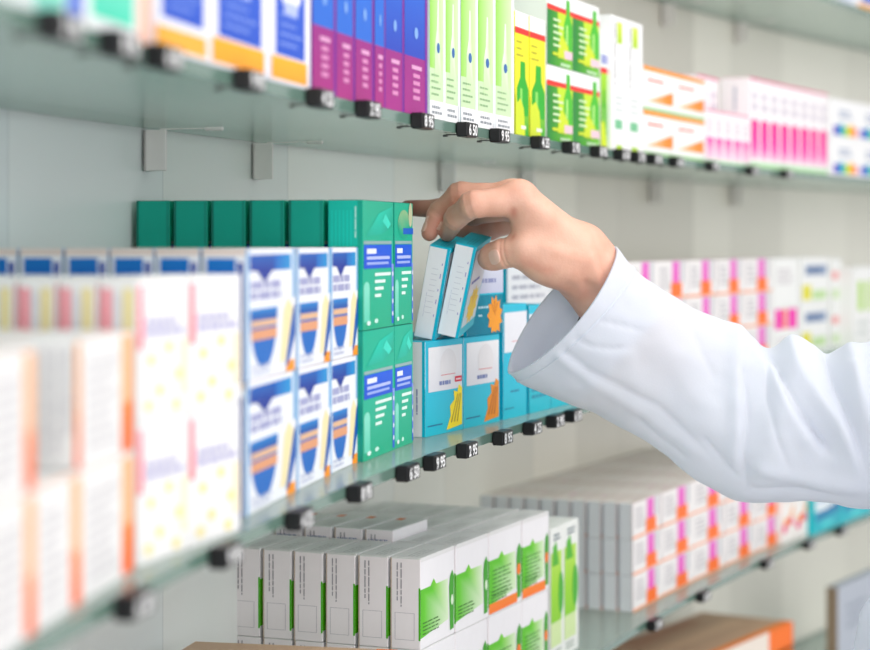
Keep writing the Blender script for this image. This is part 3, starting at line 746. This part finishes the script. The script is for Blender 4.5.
# ---------------------------------------------------------------- price tags and brackets
def tag_mesh(txt):
    m = Mesh(); bk = rgb(22, 22, 24)
    w, h = .036, .0145
    m.box(0, w, -.012, 0, 0, h, bk, 0, .0012)
    m.box(.002, w - .002, -.0126, -.011, .0012, h - .0012, rgb(14, 14, 16), 0, .0003)
    t_ = Mesh(); t_.box(.0012, w - .0012, -.0128, -.0122, .0008, h - .0008, rgb(14, 14, 16), 0, .0002)
    vs, fs = glyphs(txt)
    mxx = max(v[0] for v in vs); sc = min((w - .004) / mxx, .0165)
    for f in fs: t_.poly([(.002 + vs[i][0] * sc, -.0131, .0022 + vs[i][1] * .0145) for i in f], rgb(246, 246, 246))
    me = m.mesh('price_tag', [M_TAG])
    p = Mesh()
    p.box(.009, .011, 0, .012, -.0002, .0012, rgb(90, 90, 90), 0, .0003); p.box(.0075, .0125, .010, .0145, -.0016, .0006, rgb(90, 90, 90), 0, .0005)
    return me, p.mesh('pin', [M_PIN]), t_.mesh('number_plate', [M_TAG])
TXT = ['2 95', '8 95', '6 50', '9 95', '4 25']
tags = [tag_mesh(t) for t in TXT]
def put_tags(shelf, xs, texts=None):
    for k, x in enumerate(xs):
        Y = at_px(x, -.006); p = on_edge(Y, 0.0005); t = tang(Y)
        me, pin, num = tags[texts[k] if texts else k % 5]
        o = link('price_tag', me); o.location = (p.x - inw(Y).x * .0012, p.y - inw(Y).y * .0012, Z[shelf] - .0085); o.rotation_euler.z = math.atan2(t.y, t.x)
        link('number_plate', num, o); q = link('clip_pin', pin, o); q.location = (0, .0012, -.0001 + .0085 - GT - .0016)
        props(o, f'black price tag on the {shelf} shelf edge, ' + ('leftmost' if k == 0 else f'{ORD[k] if k < 13 else "last"} from left' if k < len(xs) - 1 else 'rightmost'), 'price tag', f'price tags on the {shelf} shelf')
put_tags('middle', [122, 216, 291, 352, 401, 428, 461, 497, 527, 550, 568], [2, 3, 4, 1, 2, 3, 0, 1, 4, 0, 2])
put_tags('upper', [47, 108, 153, 240, 312, 361, 416, 461, 494, 535, 566, 594, 617])
def more_tags(shelf, xs, words):
    for k, x in enumerate(xs):
        Y = at_px(x, -.006); p = on_edge(Y, 0.0005); t = tang(Y); me, pin, num = tags[k % 5]
        o = link('price_tag', me); o.location = (p.x - inw(Y).x * .0012, p.y - inw(Y).y * .0012, Z[shelf] - .0085); o.rotation_euler.z = math.atan2(t.y, t.x)
        link('number_plate', num, o); q = link('clip_pin', pin, o); q.location = (0, .0012, -.0001 + .0085 - GT - .0016)
        props(o, words[k], 'price tag', f'price tags on the {shelf} shelf')
more_tags('upper', [633, 650, 672, 708, 748, 783], ['black price tag below the second tall white carton', 'black price tag below the left orange-wedge cartons', 'black price tag below the right orange-wedge cartons',
          'black price tag below the small pink cartons', 'black price tag below the near tall pink cartons', 'black price tag below the middle tall pink cartons'])
put_tags('lower', [650, 699, 763, 805, 838])

def bracket(x, dx=0):
    Y = at_px(x, DEPTH - .012); p = on_edge(Y, DEPTH - .0135); t = tang(Y)
    m = Mesh(); m.box(0, .0035, -.0115, .0115, -.046, -.0075, (1, 1, 1, 1), 0, .0006); m.box(0, .02, .0085, .0115, -.046, -.0075, (1, 1, 1, 1), 0, .0006)
    r = Mesh(); r.box(.002, .0035, -.05, -.004, -.0072, -.0062, (1, 1, 1, 1), 0, .0003); r.box(.0005, .0055, -.068, -.05, -.009, -.0052, (1, 1, 1, 1), 0, .001)
    return p, t, m.mesh('bracket', [M_STEEL]), r.mesh('rod', [M_STEEL])
for shelf, lst in (('upper', [(153, 'grey metal shelf bracket on the wall above the second green carton'), (261, 'grey metal shelf bracket on the wall above the fourth green carton'),
                              (446, 'pale metal shelf bracket on the wall above the knuckles'), (526, 'pale metal shelf bracket on the wall right of the knuckles'),
                              (655, 'blurred metal shelf bracket below the orange-wedge cartons'), (735, 'blurred metal shelf bracket below the small pink cartons')]),
                   ('top', [(667, 'blurred metal bracket hanging at the photo top, left one'), (740, 'blurred metal bracket hanging at the photo top, above the pink cartons')])):
    for x, lab in lst:
        p, t, me, rod = bracket(x)
        o = link('shelf_bracket', me); o.location = (p.x, p.y, Z[shelf] + .001); o.rotation_euler.z = math.atan2(t.y, t.x)
        link('support_rod', rod, o); props(o, lab, 'shelf bracket', 'metal shelf brackets')

# ---------------------------------------------------------------- the arm
def polyY(x, y, Y): return np.array(P(x, y, Y))
def seg_sdf(G, a, b, ra, rb):
    ba = b - a; L2 = ba @ ba
    h = np.clip(((G - a) @ ba) / L2, 0, 1)
    d = G - (a + h[..., None] * ba)
    return np.sqrt((d * d).sum(-1)) - (ra + (rb - ra) * h)
def smin(a, b, k):
    h = np.clip(.5 + .5 * (b - a) / k, 0, 1)
    return b + (a - b) * h - k * h * (1 - h)
px = .001
def J(x, y, Y): return polyY(x, y, Y + .045)
thumb = [(J(553, 262, 1.995), .0225), (J(523, 250.5, 1.985), .0165), (J(503.5, 253.5, 1.99), .0141), (J(492.5, 257, 2.0), .0129), (J(487.5, 259.5, 2.006), .0098)]
index = [(J(520, 200, 1.985), .0165), (J(473, 204.5, 1.975), .0133), (J(456, 217.5, 2.005), .0114), (J(447.5, 233, 2.036), .009)]
middle = [(J(514, 199, 2.018), .0165), (J(460, 194.5, 2.03), .0125), (J(438.5, 213, 2.045), .0108), (J(429.5, 233, 2.036), .0085)]
ring = [(J(513, 205, 2.05), .0158), (J(473, 213, 2.085), .0125), (J(440, 209, 2.105), .0102), (J(408, 208, 2.115), .0085)]
pinky = [(J(517, 217, 2.08), .016), (J(489, 228, 2.11), .0125), (J(471, 231, 2.13), .0098), (J(455, 233, 2.145), .008)]
def chain(G, ch, k):
    d = None
    for (a, ra), (b, rb) in zip(ch, ch[1:]):
        s = seg_sdf(G, a, b, ra, rb); d = s if d is None else smin(d, s, k)
    return d
W1, W2 = J(585, 268, 2.02), J(650, 345, 2.03)
perp = np.array((43, 0, 65)) / 78.0 * .001
def hand_sdf(G):
    # palm: a fan of rays from the wrist to each knuckle
    wr = J(577, 256, 2.02)
    palm = seg_sdf(G, J(572, 248, 2.0), index[0][0] + np.array((.004, 0, .0)), .024, .0165)
    for fg, wz, ra in ((middle, J(572, 249, 2.02), .0245), (ring, J(573, 252, 2.035), .0225), (pinky, J(575, 258, 2.045), .0205)):
        palm = smin(palm, seg_sdf(G, wz, fg[0][0] + np.array((.004, 0, 0)), ra, fg[0][1]), .016)
    # heel of the thumb and the web to the index
    palm = smin(palm, seg_sdf(G, J(577, 271, 2.0), J(545, 260, 1.992), .0225, .0215), .02)
    palm = smin(palm, seg_sdf(G, J(545, 255, 1.995), J(524, 222, 1.99), .015, .0125), .02)
    # forearm, wider than deep
    for s in (-9.5, 9.5):
        palm = smin(palm, seg_sdf(G, J(579, 259, 2.02) + perp * s, W2 + perp * s * 1.4, .0258, .030), .018)
    d = smin(palm, chain(G, thumb, .007), .014)
    f1, f2, f3, f4 = chain(G, index, .006), chain(G, middle, .006), chain(G, ring, .006), chain(G, pinky, .006)
    fingers = smin(smin(f1, f2, .0022), smin(f3, f4, .0022), .0022)
    d = smin(d, fingers, .0075)
    # knuckle swell
    for q, r in ((J(517, 193, 1.985), .0125), (J(511, 193, 2.018), .0125)):
        d = smin(d, np.sqrt(((G - q) ** 2).sum(-1)) - r, .012)
    # creases at the joints
    def ringcut(p, ax, rad, depth):
        ax = ax / np.linalg.norm(ax); v = G - p
        t = v @ ax; rr = np.sqrt((v * v).sum(-1))
        return depth * np.exp(-(t / .0012) ** 2) * np.clip((rad - rr) / .004, 0, 1)
    for ch, k in ((thumb, 2), (index, 1), (middle, 1), (index, 2), (middle, 2)):
        ax = ch[k + 1][0] - ch[k - 1][0]; n = ax / np.linalg.norm(ax)
        for o in ((-.0065, -.003) if ch is thumb else (0, .0028)):
            d = d + ringcut(ch[k][0] + n * o, ax, .022, .0011 if ch is thumb else .0009)
    # tendons / veins of the back, creases of the wrist
    for a, b, amp in ((J(566, 232, 1.985), J(528, 203, 1.97), .0009), (J(588, 262, 1.98), J(545, 246, 1.962), .0010), (J(577, 266, 1.985), J(592, 298, 1.99), -.0022), (J(566, 281, 1.985), J(586, 303, 1.99), -.0010), (J(592, 258, 1.98), J(604, 292, 1.985), .0016)):
        s = seg_sdf(G, a, b, 0, 0); d = d - amp * np.exp(-(s / .0065) ** 2) * 1.6
    return d

def surface_nets(sdf, lo, hi, h):
    ax = [np.arange(lo[i], hi[i] + h, h) for i in range(3)]
    nx, ny, nz = map(len, ax)
    V = np.empty((nx, ny, nz), np.float32)
    for i in range(nx):
        G = np.stack(np.meshgrid([ax[0][i]], ax[1], ax[2], indexing='ij'), -1)
        V[i] = sdf(G)[0]
    ins = V < 0
    acc = np.zeros((nx - 1, ny - 1, nz - 1, 3)); cnt = np.zeros((nx - 1, ny - 1, nz - 1))
    idx = np.indices((nx - 1, ny - 1, nz - 1)).transpose(1, 2, 3, 0).astype(float)
    sl = lambda o: tuple(slice(o[i], o[i] + (nx, ny, nz)[i] - 1) for i in range(3))
    for a in range(3):
        for o in [(p, q) for p in (0, 1) for q in (0, 1)]:
            c0 = [0, 0, 0]; others = [k for k in range(3) if k != a]
            c0[others[0]], c0[others[1]] = o; c1 = list(c0); c1[a] = 1
            v0, v1 = V[sl(c0)], V[sl(c1)]; m = (v0 < 0) != (v1 < 0)
            t = np.where(m, v0 / np.where(m, v0 - v1, 1), 0)
            pos = idx + np.array(c0); pos[..., a] += t
            acc += pos * m[..., None]; cnt += m
    act = cnt > 0
    vid = -np.ones(act.shape, int); vid[act] = np.arange(act.sum())
    verts = acc[act] / cnt[act][:, None] * h + np.array([ax[0][0], ax[1][0], ax[2][0]])
    faces = []
    for a in range(3):
        b, c = (a + 1) % 3, (a + 2) % 3
        s0 = [slice(1, -1)] * 3; s0[a] = slice(0, (nx, ny, nz)[a] - 1)
        s1 = list(s0); s1[a] = slice(1, (nx, ny, nz)[a])
        i0, i1 = ins[tuple(s0)], ins[tuple(s1)]
        loc = np.argwhere(i0 != i1)
        if not len(loc): continue
        flip = i0[tuple(loc.T)]
        base = loc.copy()
        for k in (b, c): base[:, k] += 1
        def cell(db, dc):
            q = base.copy(); q[:, b] += db; q[:, c] += dc
            return vid[tuple(q.T)]
        qd = np.stack([cell(-1, -1), cell(0, -1), cell(0, 0), cell(-1, 0)], 1)
        qd[~flip] = qd[~flip][:, ::-1]
        faces.append(qd)
    return verts, np.concatenate(faces)
allp = np.array([p for ch in (thumb, index, middle, ring, pinky) for p, _ in ch] + [W2, W1])
lo = allp.min(0) - .03; hi = allp.max(0) + .045
hv, hf = surface_nets(hand_sdf, lo, hi, .0013)
person = bpy.data.meshes.new('person')
person.from_pydata(hv.tolist(), [], hf.tolist()); person.materials.append(M_SKIN)
person.polygons.foreach_set('use_smooth', [True] * len(person.polygons))
cols = np.tile(np.array(rgb(224, 174, 151)), (len(hv), 1))
def tint(p, r, col, amt):
    global cols
    w = np.exp(-((hv - p) ** 2).sum(1) / r ** 2)[:, None] * amt
    cols = cols * (1 - w) + np.array(col) * w
red = rgb(206, 128, 108)
for ch in (thumb, index, middle, ring, pinky):
    tint(ch[-1][0], .016, rgb(214, 140, 122), .75); tint(ch[-2][0], .012, rgb(212, 146, 124), .5); tint(ch[1][0], .014, red, .35)
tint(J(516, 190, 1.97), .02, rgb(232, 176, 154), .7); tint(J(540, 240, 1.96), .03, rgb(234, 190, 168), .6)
def tint_line(a, b, r, col, amt):
    global cols
    ba = b - a; h = np.clip(((hv - a) @ ba) / (ba @ ba), 0, 1)
    w = np.exp(-((hv - a - h[:, None] * ba) ** 2).sum(1) / r ** 2)[:, None] * amt
    cols = cols * (1 - w) + np.array(col) * w
tint_line(J(514, 210, 1.97), J(512, 236, 1.975), .004, rgb(188, 108, 90), .6)  # darker crease lines: redness and crease shade painted into the skin
tint_line(J(500, 246, 1.975), J(503, 266, 1.975), .002, rgb(196, 122, 100), .4)
tint_line(J(505, 246, 1.972), J(508, 262, 1.972), .002, rgb(196, 122, 100), .4)
tint_line(J(545, 285, 1.98), J(585, 300, 1.99), .006, rgb(204, 140, 116), .4)
tint_line(J(524, 262, 1.97), J(548, 272, 1.97), .007, rgb(214, 142, 122), .45)
for ch in (ring, pinky):  # deeper fingers: their shade is painted into the skin colour
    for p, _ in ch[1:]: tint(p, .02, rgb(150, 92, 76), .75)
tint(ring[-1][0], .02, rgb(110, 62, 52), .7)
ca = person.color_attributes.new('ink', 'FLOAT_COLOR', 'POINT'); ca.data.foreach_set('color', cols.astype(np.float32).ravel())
person.update()
body = props(link('person', person), 'person in a white coat, only the reaching right arm and hand visible', 'person')

# nails
def sdf1(p): return float(hand_sdf(np.array(p)[None, :])[0])
def grad(p):
    e = .0008
    g = np.array([sdf1(p + e * d) - sdf1(p - e * d) for d in np.eye(3)]); return g / np.linalg.norm(g)
def nail(c, out, along, ln, wd):
    """nail plate laid on the finger's skin: c near the surface, out away from it"""
    out = out / np.linalg.norm(out); along = along - out * (along @ out); along /= np.linalg.norm(along); side = np.cross(out, along)
    rows, n = [], 14
    for i in range(n + 1):
        u = -1 + 2 * i / n; r = []
        for j in range(n + 1):
            v = -1 + 2 * j / n
            uu = u * math.sqrt(max(0, 1 - v * v * .42)); vv = v * math.sqrt(max(0, 1 - u * u * .42))
            p = c + along * uu * ln + side * vv * wd + out * .012
            for _ in range(14): p = p - out * sdf1(p) * .8
            rim = max(abs(u), abs(v))
            r.append(Vector(p + out * (.0007 if rim < .99 else -.0004)))
        rows.append(r)
    m = Mesh(); m.grid(rows, (1, 1, 1, 1))
    o = link('fingernail', m.mesh('fingernail', [M_NAIL], True), body); return o
nail(J(494.5, 257, 1.98), np.array((-.12, -1.0, .12)), thumb[4][0] - thumb[2][0], .0062, .0078)
for ch in (middle,):
    ax = ch[3][0] - ch[2][0]; nail(ch[3][0] * .75 + ch[2][0] * .25, np.array((-.85, -.45, .1)), ax, .006, .0048)
ax = index[3][0] - index[2][0]; nail(index[3][0] * .8 + index[2][0] * .2, np.array((-.9, .1, .45)), ax, .006, .005)

# bracelet just inside the cuff
m = Mesh(); cB = Vector(J(600, 294, 2.02)); axd = Vector((65, 8, -43)).normalized(); uB = Vector((43, 0, 65)).normalized(); vB = axd.cross(uB)
for k in range(44):
    a = 2 * math.pi * k / 44
    p = cB + uB * math.cos(a) * .0372 + vB * math.sin(a) * .0295
    bm = bmesh.new(); bmesh.ops.create_icosphere(bm, subdivisions=1, radius=.0027, matrix=Matrix.Translation(p))
    i = len(m.v); m.v += [tuple(v.co) for v in bm.verts]; bm.verts.index_update()
    for f in bm.faces: m.f.append([i + v.index for v in f.verts]); m.c.append([(1, 1, 1, 1)] * 3); m.mi.append(0)
    bm.free()
link('bracelet', m.mesh('bracelet', [M_BEAD], True), body)

# sleeve: rings between the upper and the lower outline
ST = [  # top x,y  bottom x,y  distance, depth ratio
 (617, 247, 508, 374, 2.010, .56), (641, 272, 523, 384, 2.015, .60), (669, 292, 560, 402, 2.02, .64), (701, 311, 603, 419, 2.025, .66),
 (731, 327, 645, 441, 2.03, .68), (753, 341, 682, 469, 2.03, .70), (771, 348, 714, 489, 2.03, .74), (793, 336, 744, 503, 2.025, .74),
 (812, 344, 775, 503, 2.02, .74), (828, 355, 808, 501, 2.01, .74), (848, 344, 842, 504, 2.0, .75), (872, 341, 880, 509, 1.99, .76), (910, 336, 925, 520, 1.97, .78),
 (960, 326, 985, 545, 1.93, .8), (1010, 312, 1040, 590, 1.88, .85)]
def cr(p0, p1, p2, p3, t):
    return .5 * (2 * p1 + (p2 - p0) * t + (2 * p0 - 5 * p1 + 4 * p2 - p3) * t * t + (3 * p1 - p0 - 3 * p2 + p3) * t ** 3)
A = np.array(ST, float)
def station(s):
    i = min(int(s), len(A) - 2); t = s - i
    g = lambda k: A[max(0, min(len(A) - 1, k))]
    return cr(g(i - 1), g(i), g(i + 1), g(i + 2), t)
FOLDS = [  # polyline, height (+ ridge / - crease, mm), width px
 ([(764, 346), (777, 364), (798, 402), (824, 445), (832, 455)], -9, 6.5), ([(783, 338), (807, 379), (837, 423), (862, 472)], 8, 9),
 ([(826, 355), (838, 389), (855, 432), (871, 485)], -9, 6.5), ([(848, 346), (858, 390), (874, 440)], 6, 10),
 ([(732, 325), (756, 351), (788, 395), (806, 436), (822, 455)], 6, 9), ([(744, 372), (748, 419), (744, 453), (746, 496)], -5, 6),
 ([(735, 334), (737, 380), (737, 432), (733, 479)], 5, 8), ([(778, 376), (795, 410), (815, 432), (826, 450)], -6, 5),
 ([(760, 470), (800, 478), (840, 484), (870, 490)], 5, 7), ([(752, 492), (800, 490), (850, 497)], -5, 5),
 ([(577, 338), (590, 346), (612, 349), (630, 347)], -2.2, 3.5), ([(602, 321), (622, 325), (645, 331)], -2.0, 3.5), ([(564, 351), (590, 372), (619, 385), (660, 407), (690, 436), (713, 460)], -3.2, 5),
 ([(560, 358), (590, 381), (630, 404), (668, 432), (700, 458)], 2.6, 6), ([(655, 300), (662, 340), (690, 380), (708, 420)], 2.5, 16), ([(690, 318), (700, 350), (716, 380)], -2.5, 9),
 ([(640, 420), (662, 440), (690, 462)], -3, 4.5), ([(705, 440), (725, 462), (740, 480)], -3.5, 5), ([(850, 360), (862, 358), (880, 352)], -3, 5), ([(766, 360), (768, 400), (778, 440), (790, 470)], -3.5, 5)]
def fold_disp(x, y):
    d = 0
    for pl, amp, w in FOLDS:
        best = 1e9; tt = 0
        n = len(pl) - 1
        for k in range(n):
            ax_, ay = pl[k]; bx, by = pl[k + 1]; vx, vy = bx - ax_, by - ay
            t = max(0, min(1, ((x - ax_) * vx + (y - ay) * vy) / (vx * vx + vy * vy)))
            q = math.hypot(x - ax_ - vx * t, y - ay - vy * t)
            if q < best: best = q; tt = (k + t) / n
        if best < 3 * w:
            fade = min(1, 4 * (1 - tt) + .15)
            d += amp * fade * (math.exp(-(best / w) ** 2) if amp > 0 else math.exp(-best / (w * .75)))
    return d * .001
NR, NP = 220, 160
rings = []
for i in range(NR):
    s = (len(A) - 1) * i / (NR - 1)
    tx, ty, bx, by, Y, k = station(s); Y += .045
    T, B = P(tx, ty, Y), P(bx, by, Y)
    c = (T + B) / 2; u = (T - B) / 2
    tilt = math.exp(-(s / 1.1) ** 2)
    v = Vector((0, -u.length * k, 0)); sk = P(CX + 11, CY + 12, Y) - P(CX, CY, Y)
    ring_ = []
    for j in range(NP):
        a = 2 * math.pi * j / NP
        cs, sn = math.cos(a), math.sin(a)
        sv = sn * (1 - tilt * .45 * (1 - abs(sn)))
        p = c + u * cs + v * sv + sk * (tilt * sv * (1 if sn > 0 else 1.15))
        n = (u.normalized() * cs / 1.0 + Vector((0, -1, 0)) * sn).normalized()
        px_, py_ = CX + F * p.x / p.y, CY - F * (p.z - EYE) / p.y
        f = fold_disp(px_, py_) * max(0, sn) ** .35 if sn > 0 else 0
        edgefade = min(1, .45 + s / .5)
        q = p * 14; f += (noise.fractal(q, 1.0, 2.0, 3) * .0035 + noise.noise(p * 45) * .0009) * edgefade
        if sn < 0: f += .006 * math.sin(p.x * 95 + p.z * 60) * -sn * min(1, max(0, (s - 3) / 3))
        ring_.append(p + n * f)
    rings.append(ring_)
# hem: turned back inside the cuff
inner = []
for d in range(34, -1, -1):
    R = rings[d]; c = sum(R, Vector()) / NP
    inner.append([p + (c - p).normalized() * .0028 for p in R])
full = inner + [[(a + b) / 2 + ((a + b) / 2 - sum(rings[4], Vector()) / NP).normalized() * .0004 for a, b in zip(inner[-1], rings[0])]] + rings
m = Mesh(); m.grid(full, (1, 1, 1, 1), 0, True)
# closed shoulder end
cc = sum(rings[-1], Vector()) / NP
i0 = len(m.v); m.v.append(tuple(cc)); last = i0 - NP
for j in range(NP): m.f.append([last + j, last + (j + 1) % NP, i0]); m.c.append([(1, 1, 1, 1)] * 3); m.mi.append(0)
sl_me = m.mesh('coat_sleeve', [M_COAT], True)
bm = bmesh.new(); bm.from_mesh(sl_me); bmesh.ops.recalc_face_normals(bm, faces=bm.faces[:]); bm.to_mesh(sl_me); bm.free()
sleeve = link('coat_sleeve', sl_me, body)
# stitched hem band lying on the cuff
h0, h1 = 11, 13
m = Mesh()
cen = lambda R: sum(R, Vector()) / NP
rows = []
for f, off in ((0, .0), (.25, .0009), (.75, .0009), (1, .0)):
    R = [a.lerp(b, f) for a, b in zip(rings[h0], rings[h1])]; c = cen(R)
    rows.append([p + (p - c).normalized() * off for p in R])
m.grid(rows, (1, 1, 1, 1), 0, True)
link('cuff_hem', m.mesh('cuff_hem', [M_COAT], True), sleeve)

# coat body hanging at the right, just entering the frame
m = Mesh(); rows = []
for i in range(40):
    t = i / 39; z = EYE + .03 - t * .95
    zz = z - EYE
    xl = .425 + max(0, zz + .33) * .6 if zz > -.33 else .411 - (-.335 - zz) * .17 + .014 * max(0, 1 - (-.33 - zz) / .03)
    r = []
    for j in range(72):
        a = 2 * math.pi * j / 72
        w = .23 + .05 * t; dp = .13 + .03 * t
        fold = .006 * math.sin(a * 9 + t * 3) * (0.3 + t)
        r.append(Vector((xl + w + (w + fold) * math.cos(a) * 1.0, 1.90 + (dp + fold) * math.sin(a), z)))
    rows.append(r)
m.grid(rows, (1, 1, 1, 1), 0, True)
link('coat_body', m.mesh('coat_body', [M_COAT], True), body)

# ---------------------------------------------------------------- light
def area(name, loc, target, sx, sy, power, col):
    l = bpy.data.lights.new(name, 'AREA'); l.shape = 'RECTANGLE'; l.size = sx; l.size_y = sy; l.energy = power; l.color = col
    o = bpy.data.objects.new(name, l); C.objects.link(o); o.location = loc
    o.rotation_euler = (Vector(target) - Vector(loc)).to_track_quat('-Z', 'Y').to_euler(); return o
area('overhead_key_light', (1.3, 1.6, EYE + 1.5), (.15, 2.0, EYE - .1), 1.6, 3.2, 40, (1, .975, .945))  # unseen key light, added overhead for the shelves and sleeve
area('right_fill_light', (2.6, -.6, EYE + .5), (0, 2.2, EYE - .1), 2.2, 1.8, 20, (.97, .98, 1))  # unseen fill light added at the right front
area('near_light', (-.6, -1.6, EYE + .6), (-.2, 1.5, EYE), 2.4, 2.0, 56, (1, .98, .97))
w = bpy.data.worlds.new('World'); bpy.context.scene.world = w; w.use_nodes = True
w.node_tree.nodes['Background'].inputs[0].default_value = (.98, .98, 1, 1); w.node_tree.nodes['Background'].inputs[1].default_value = .86

# ---------------------------------------------------------------- camera
cam = bpy.data.cameras.new('camera'); co = bpy.data.objects.new('camera', cam); C.objects.link(co)
co.location = (0, 0, EYE); co.rotation_euler = (math.pi / 2, 0, 0)
cam.sensor_width = 36; cam.lens = F / 870 * 36; cam.shift_y = -85 / 870
cam.dof.use_dof = True; cam.dof.focus_distance = 2.0 * S
cam.dof.aperture_fstop = (cam.lens / 1000) / (.021 * S)
cam.clip_start = .02

# ---------------------------------------------------------------- to metres
done = set()
for o in bpy.data.objects:
    o.location = o.location * S
    if o.type == 'MESH' and o.data.name not in done:
        done.add(o.data.name); o.data.transform(Matrix.Scale(S, 4)); o.data.update()
    elif o.type == 'LIGHT':
        o.data.size *= S; o.data.size_y *= S; o.data.energy *= S * S
sc = bpy.context.scene
sc.camera = co
sc.view_settings.view_transform = 'Standard'; sc.view_settings.look = 'None'; sc.view_settings.exposure = 0.07
sc.cycles.use_denoising = True
sc.cycles.max_bounces = 10; sc.cycles.transparent_max_bounces = 16
